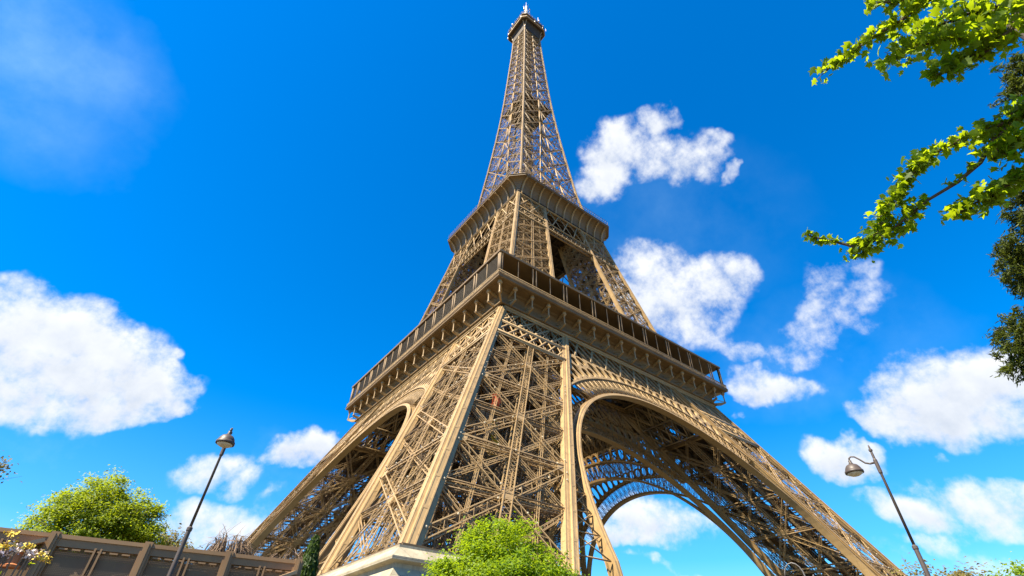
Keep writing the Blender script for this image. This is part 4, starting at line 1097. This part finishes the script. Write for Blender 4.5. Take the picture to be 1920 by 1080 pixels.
def cypress():
    t=thing("cypress","narrow dark green cypress beside the left foot of the near leg","cypress",(-66.9,-67.0,GZ))
    B=Bars(); B.tube([(0,0,0),(0,0,3),(0,0,7)],[.13,.09,.02],8); B.build("trunk",BARK,t)
    n=9000; z=rng.uniform(0.2,7.4,n); w=.78*np.sqrt(np.clip((7.5-z)/7.5,0,1))*np.clip(z/1.2+.3,0,1)*(1+.18*np.sin(z*3+rng.uniform(0,6,n)))
    a=rng.uniform(0,2*np.pi,n); r=w*rng.uniform(.5,1.0,n)**.5
    P=np.stack([r*np.cos(a),r*np.sin(a),z],1); N=np.stack([np.cos(a),np.sin(a),.3+0*a],1)+rng.normal(size=(n,3))*.5; N/=np.linalg.norm(N,axis=1,keepdims=True)
    D=np.tile(np.array([[0,0,1.0]]),(n,1))+rng.normal(size=(n,3))*.3
    leaf_mesh("crown",P,N,rng.uniform(.12,.3,n),GREEN2,t,aspect=.3,dirs=D)
GREEN2 = leaf_mat("deep_green_needle", (.035,.07,.012), (.07,.11,.015), (.08,.14,.01), 2.0, .25)
cypress()
def twig_bush(label, loc, h, rad, n, droop):
    t=thing("bare_shrub",label,"shrub",loc,0,"bare brown shrubs at the left leg")
    B=Bars(); rr=random.Random(int(rad*100))
    B.tube([(0,0,0),(0,0,h*.25),(.1,0,h*.5)],[.16,.12,.09],7)
    for i in range(n):
        a=rr.uniform(0,2*math.pi); R_=rad*rr.uniform(.5,1); top=h*rr.uniform(.82,1.0)
        pts=[]
        for k in range(7):
            s=k/6; r=R_*s**1.15; z=h*.45+(top-h*.45)*math.sin(math.pi*.5*min(1,s*1.7)) - droop*h*max(0,s-.45)**1.6*rr.uniform(.8,1.3)
            aa=a+.25*math.sin(3*s+i); pts.append((r*math.cos(aa)+rr.uniform(-.04,.04),r*math.sin(aa)+rr.uniform(-.04,.04),z+rr.uniform(-.05,.05)))
        B.tube(pts,[.034,.03,.025,.02,.016,.013,.01],4)
        for j in range(6):
            p=Vector(pts[rr.randint(2,6)]); q=p+Vector((rr.gauss(0,.3),rr.gauss(0,.3),rr.gauss(-.1,.3)))*rad*.5; B.tube([p,p.lerp(q,.5)+Vector((0,0,.04)),q],[.012,.01,.006],3)
    B.build("twigs",TWIG,t)
twig_bush("domed bare brown shrub behind the fence left of the tower",(-69.6,-62.6,GZ),7.9,2.0,300,.8)
twig_bush("sparse bare brown shrub against the foot of the left tower leg",(-65.5,-58.5,GZ),8.3,2.6,90,.5)
def flowers():
    YF=mat("yellow_petal",(.72,.50,.02),(.8,.62,.1),.6,9); PF=mat("pink_white_petal",(.75,.52,.55),(.8,.72,.66),.6,9)
    t=thing("flowering_shrub","thin stemmed shrub with yellow and pink flowers in front of the fence","shrub",(EYE.x+5.2*math.cos(R(95.5)),EYE.y+5.2*math.sin(R(95.5)),GZ))
    heads=[(15,1028,0),(27,1022,2),(12,1036,1),(30,1032,1),(54,1026,0),(57,1036,1),(58,1043,1),(75,1039,2),(72,1043,0),(86,1049,0),(20,1003,0),(8,1024,0)]
    o=Vector(t.location); S_=Bars(); A=[[],[]]; LP=[]
    for px,py,c in heads:
        d=look(px,py); p=EYE+d*(5.3/math.hypot(d.x,d.y))-o
        b=Vector((random.uniform(-.15,.15),random.uniform(-.1,.1),0)); S_.tube([b,b.lerp(p,.6)+Vector((.04,0,0)),p],[.012,.009,.005],5)
        LP += [b.lerp(p,random.uniform(.5,.97))+Vector((random.gauss(0,.05),random.gauss(0,.05),0)) for _ in range(3)]
        for k in range(34):
            q=p+Vector((random.gauss(0,.02),random.gauss(0,.02),random.gauss(0,.014))); A[1 if c==1 or (c==2 and k%2) else 0].append(q)
    S_.build("stems",TWIG,t)
    for pts,m,nm in ((A[0],YF,"yellow_petals"),(A[1],PF,"pink_petals")):
        P=np.array([tuple(p) for p in pts]); N=rng.normal(size=P.shape); N/=np.linalg.norm(N,axis=1,keepdims=True); leaf_mesh(nm,P,N,rng.uniform(.016,.032,len(P)),m,t,aspect=.65)
    P=np.array([tuple(p) for p in LP]); N=rng.normal(size=P.shape); N/=np.linalg.norm(N,axis=1,keepdims=True); leaf_mesh("leaves",P,N,rng.uniform(.02,.045,len(P)),GREEN,t)
flowers()

# plane tree whose trunk stands right of the view; its lower boughs reach in
def at(px, py, D): return EYE + look(px,py)*D
def plane_tree():
    hd=look(2080,-60); hd.z=0; hd.normalize(); base=Vector((EYE.x+hd.x*7.0,EYE.y+hd.y*7.0,GZ)); t=thing("plane_tree","plane tree with jagged bright leaves reaching in at the upper right","tree",base)
    crown_z=EYE.z+9.5
    B=Bars(); tp=Vector((base.x+.4,base.y+.3,EYE.z+11)); B.tube([base,base.lerp(tp,.3),base.lerp(tp,.65),tp],[.34,.27,.2,.1],12)
    wood=B
    br=[ # (polyline of (px,py,distance), leaf stretch, leaf size, count)
     [(1960,-60,9.6),(1830,-40,9.3),(1735,2,9.0),(1690,38,8.9),(1640,68,8.8),(1590,102,8.75),(1548,134,8.7)],
     [(1960,-40,9.4),(1850,-30,9.0),(1740,-12,8.8),(1680,2,8.7),(1628,8,8.6)],
     [(2000,-10,9.8),(1912,15,9.4),(1893,58,9.2),(1840,66,9.1),(1780,74,9.0),(1720,86,8.9),(1675,112,8.8)],
     [(1893,58,9.2),(1850,95,9.0),(1800,118,8.9),(1757,140,8.8)],
     [(1960,-30,10),(1880,10,9.7),(1820,24,9.6),(1770,44,9.5),(1720,62,9.4)],
     [(1990,200,9.8),(1925,216,9.5),(1868,236,9.3),(1800,262,9.1),(1735,296,9.0),(1700,340,8.9),(1665,385,8.8),(1650,430,8.8),(1602,474,8.7)],
     [(1905,226,9.4),(1862,262,9.2),(1838,305,9.1),(1795,342,9.0),(1740,375,8.9),(1708,402,8.8),(1660,440,8.7),(1610,470,8.7)],
     [(1650,440,8.75),(1600,462,8.65),(1560,452,8.6),(1506,440,8.5)],
     [(2000,280,9.6),(1935,320,9.3),(1880,352,9.1),(1840,374,9.0),(1798,400,8.9)],
     [(1990,240,9.4),(1930,262,9.2),(1895,268,9.1),(1870,285,9.0)],
     [(1990,170,9.9),(1930,196,9.6),(1895,214,9.4)]]
    for pl in br:
        pts=[at(*p) for p in pl]; n=len(pts); wood.tube(pts,[.030*(1-.8*k/(n-1))+.004 for k in range(n)],6)
    for z,tgt in ((.55,(1990,-30,9.8)),(.5,(1990,200,9.8)),(.42,(2000,285,9.6)),(.6,(1960,-50,9.6))):
        s=base.lerp(tp,z); q=at(*tgt); wood.tube([s,s.lerp(q,.5)+Vector((0,0,.3)),q],[.09,.06,.03],7)
    # leaves along the boughs: (branch, first stretch, last stretch, how many, spread)
    Ps=[];Ns=[];Ss=[];Ds=[]
    def put(pl,f0,f1,n,spread,size):
        pts=[at(*p) for p in pl]; m=len(pts)-1
        twigs=max(3,n//10)
        for i in range(twigs):
            f=(f0+(f1-f0)*(i+random.random())/twigs)*m; k=min(int(f),m-1); c=pts[k].lerp(pts[k+1],f-k); d=(pts[k+1]-pts[k]).normalized()
            tw=(d*.5+Vector((random.gauss(0,.6),random.gauss(0,.6),random.gauss(.1,.5)))).normalized()*random.uniform(.3,1.0)*spread*1.3
            wood.tube([c,c+tw*.5,c+tw],[.007,.005,.003],4)
            for j in range(7):
                p=c+tw*random.uniform(.05,1.1)+Vector((random.gauss(0,1),random.gauss(0,1),random.gauss(-.15,.8)))*spread*.42
                nn=Vector((random.gauss(0,.9),random.gauss(0,.9),random.gauss(.55,.7))).normalized(); Ps.append(p);Ns.append(nn);Ss.append(size*random.uniform(.55,1.35)); Ds.append((d*.7+Vector((random.gauss(0,.7),random.gauss(0,.7),-.5))))
    put(br[0],.30,1.0,330,.12,.115); put(br[1],.2,1.0,240,.13,.115); put(br[2],.1,1.0,640,.22,.125); put(br[3],.1,1,330,.16,.12); put(br[4],.0,1,560,.24,.13)
    put(br[5],.05,.55,340,.13,.115); put(br[5],.5,1,520,.15,.115); put(br[6],.05,.5,60,.10,.11); put(br[6],.6,1,240,.15,.11); put(br[7],.1,.35,40,.08,.1); put(br[7],.6,1,80,.07,.1)
    put(br[8],.1,1,460,.17,.12); put(br[9],.1,1,300,.19,.12); put(br[10],.1,1,170,.16,.12)
    wood.build("trunk",BARK,t,off=tuple(base))
    P=np.array([tuple(p) for p in Ps]); N=np.array([tuple(p) for p in Ns])
    leaf_mesh("leaves",P,N,np.array(Ss),PLANE,t,off=tuple(base),shape='lobed',dirs=np.array([tuple(p) for p in Ds]))
plane_tree()
def conifer():
    hd=look(2010,60); hd.z=0; hd.normalize(); base=Vector((EYE.x+hd.x*17,EYE.y+hd.y*15,GZ)); t=thing("conifer","dark conifer whose boughs break the right picture edge","conifer",base)
    B=Bars(); B.tube([base,base+Vector((0,0,9)),base+Vector((0,0,24))],[.4,.3,.05],12)
    Ps=[];Ns=[];Ds=[]
    for (px,py,rx,ry) in ((1922,150,16,34),(1945,130,30,40),(1932,345,12,34),(1938,395,20,30),(1912,470,20,26),(1922,515,24,26),(1955,490,40,50),(1914,620,18,22),(1922,672,16,26),(1955,645,40,60)):
        c=at(px,py,20); s=base+Vector((0,0,c.z-GZ+.6)); B.tube([s,s.lerp(c,.5)+Vector((0,0,.25)),c],[.09,.06,.015],6)
        ax=(s-c); ax.z=0; ax.normalize()
        for i in range(60):
            d=Vector((random.gauss(0,1),random.gauss(0,1),random.gauss(0,1))).normalized()*random.random()**.4
            p=c+CR*(d.x*rx*20/927)+CU*(d.y*ry*20/927)+CF*(d.z*.7)
            tw=(-ax*.5+Vector((random.gauss(0,.5),random.gauss(0,.5),random.gauss(-.3,.4)))).normalized()*random.uniform(.12,.34)
            B.tube([p,p+tw],[.009,.004],3)
            for j in range(34):
                q=p+tw*random.random()+Vector((random.gauss(0,.05),random.gauss(0,.05),random.gauss(0,.05))); Ps.append(q); Ns.append(Vector((random.gauss(0,1),random.gauss(0,1),random.gauss(.5,1))).normalized()); Ds.append(tw.normalized()+Vector((random.gauss(0,.6),random.gauss(0,.6),random.gauss(0,.6))))
    B.build("trunk",BARK,t,off=tuple(base))
    f=lambda L: np.array([tuple(p) for p in L])
    leaf_mesh("needles",f(Ps),f(Ns),rng.uniform(.10,.24,len(Ps)),DARKG,t,off=tuple(base),aspect=.15,dirs=f(Ds))
conifer()
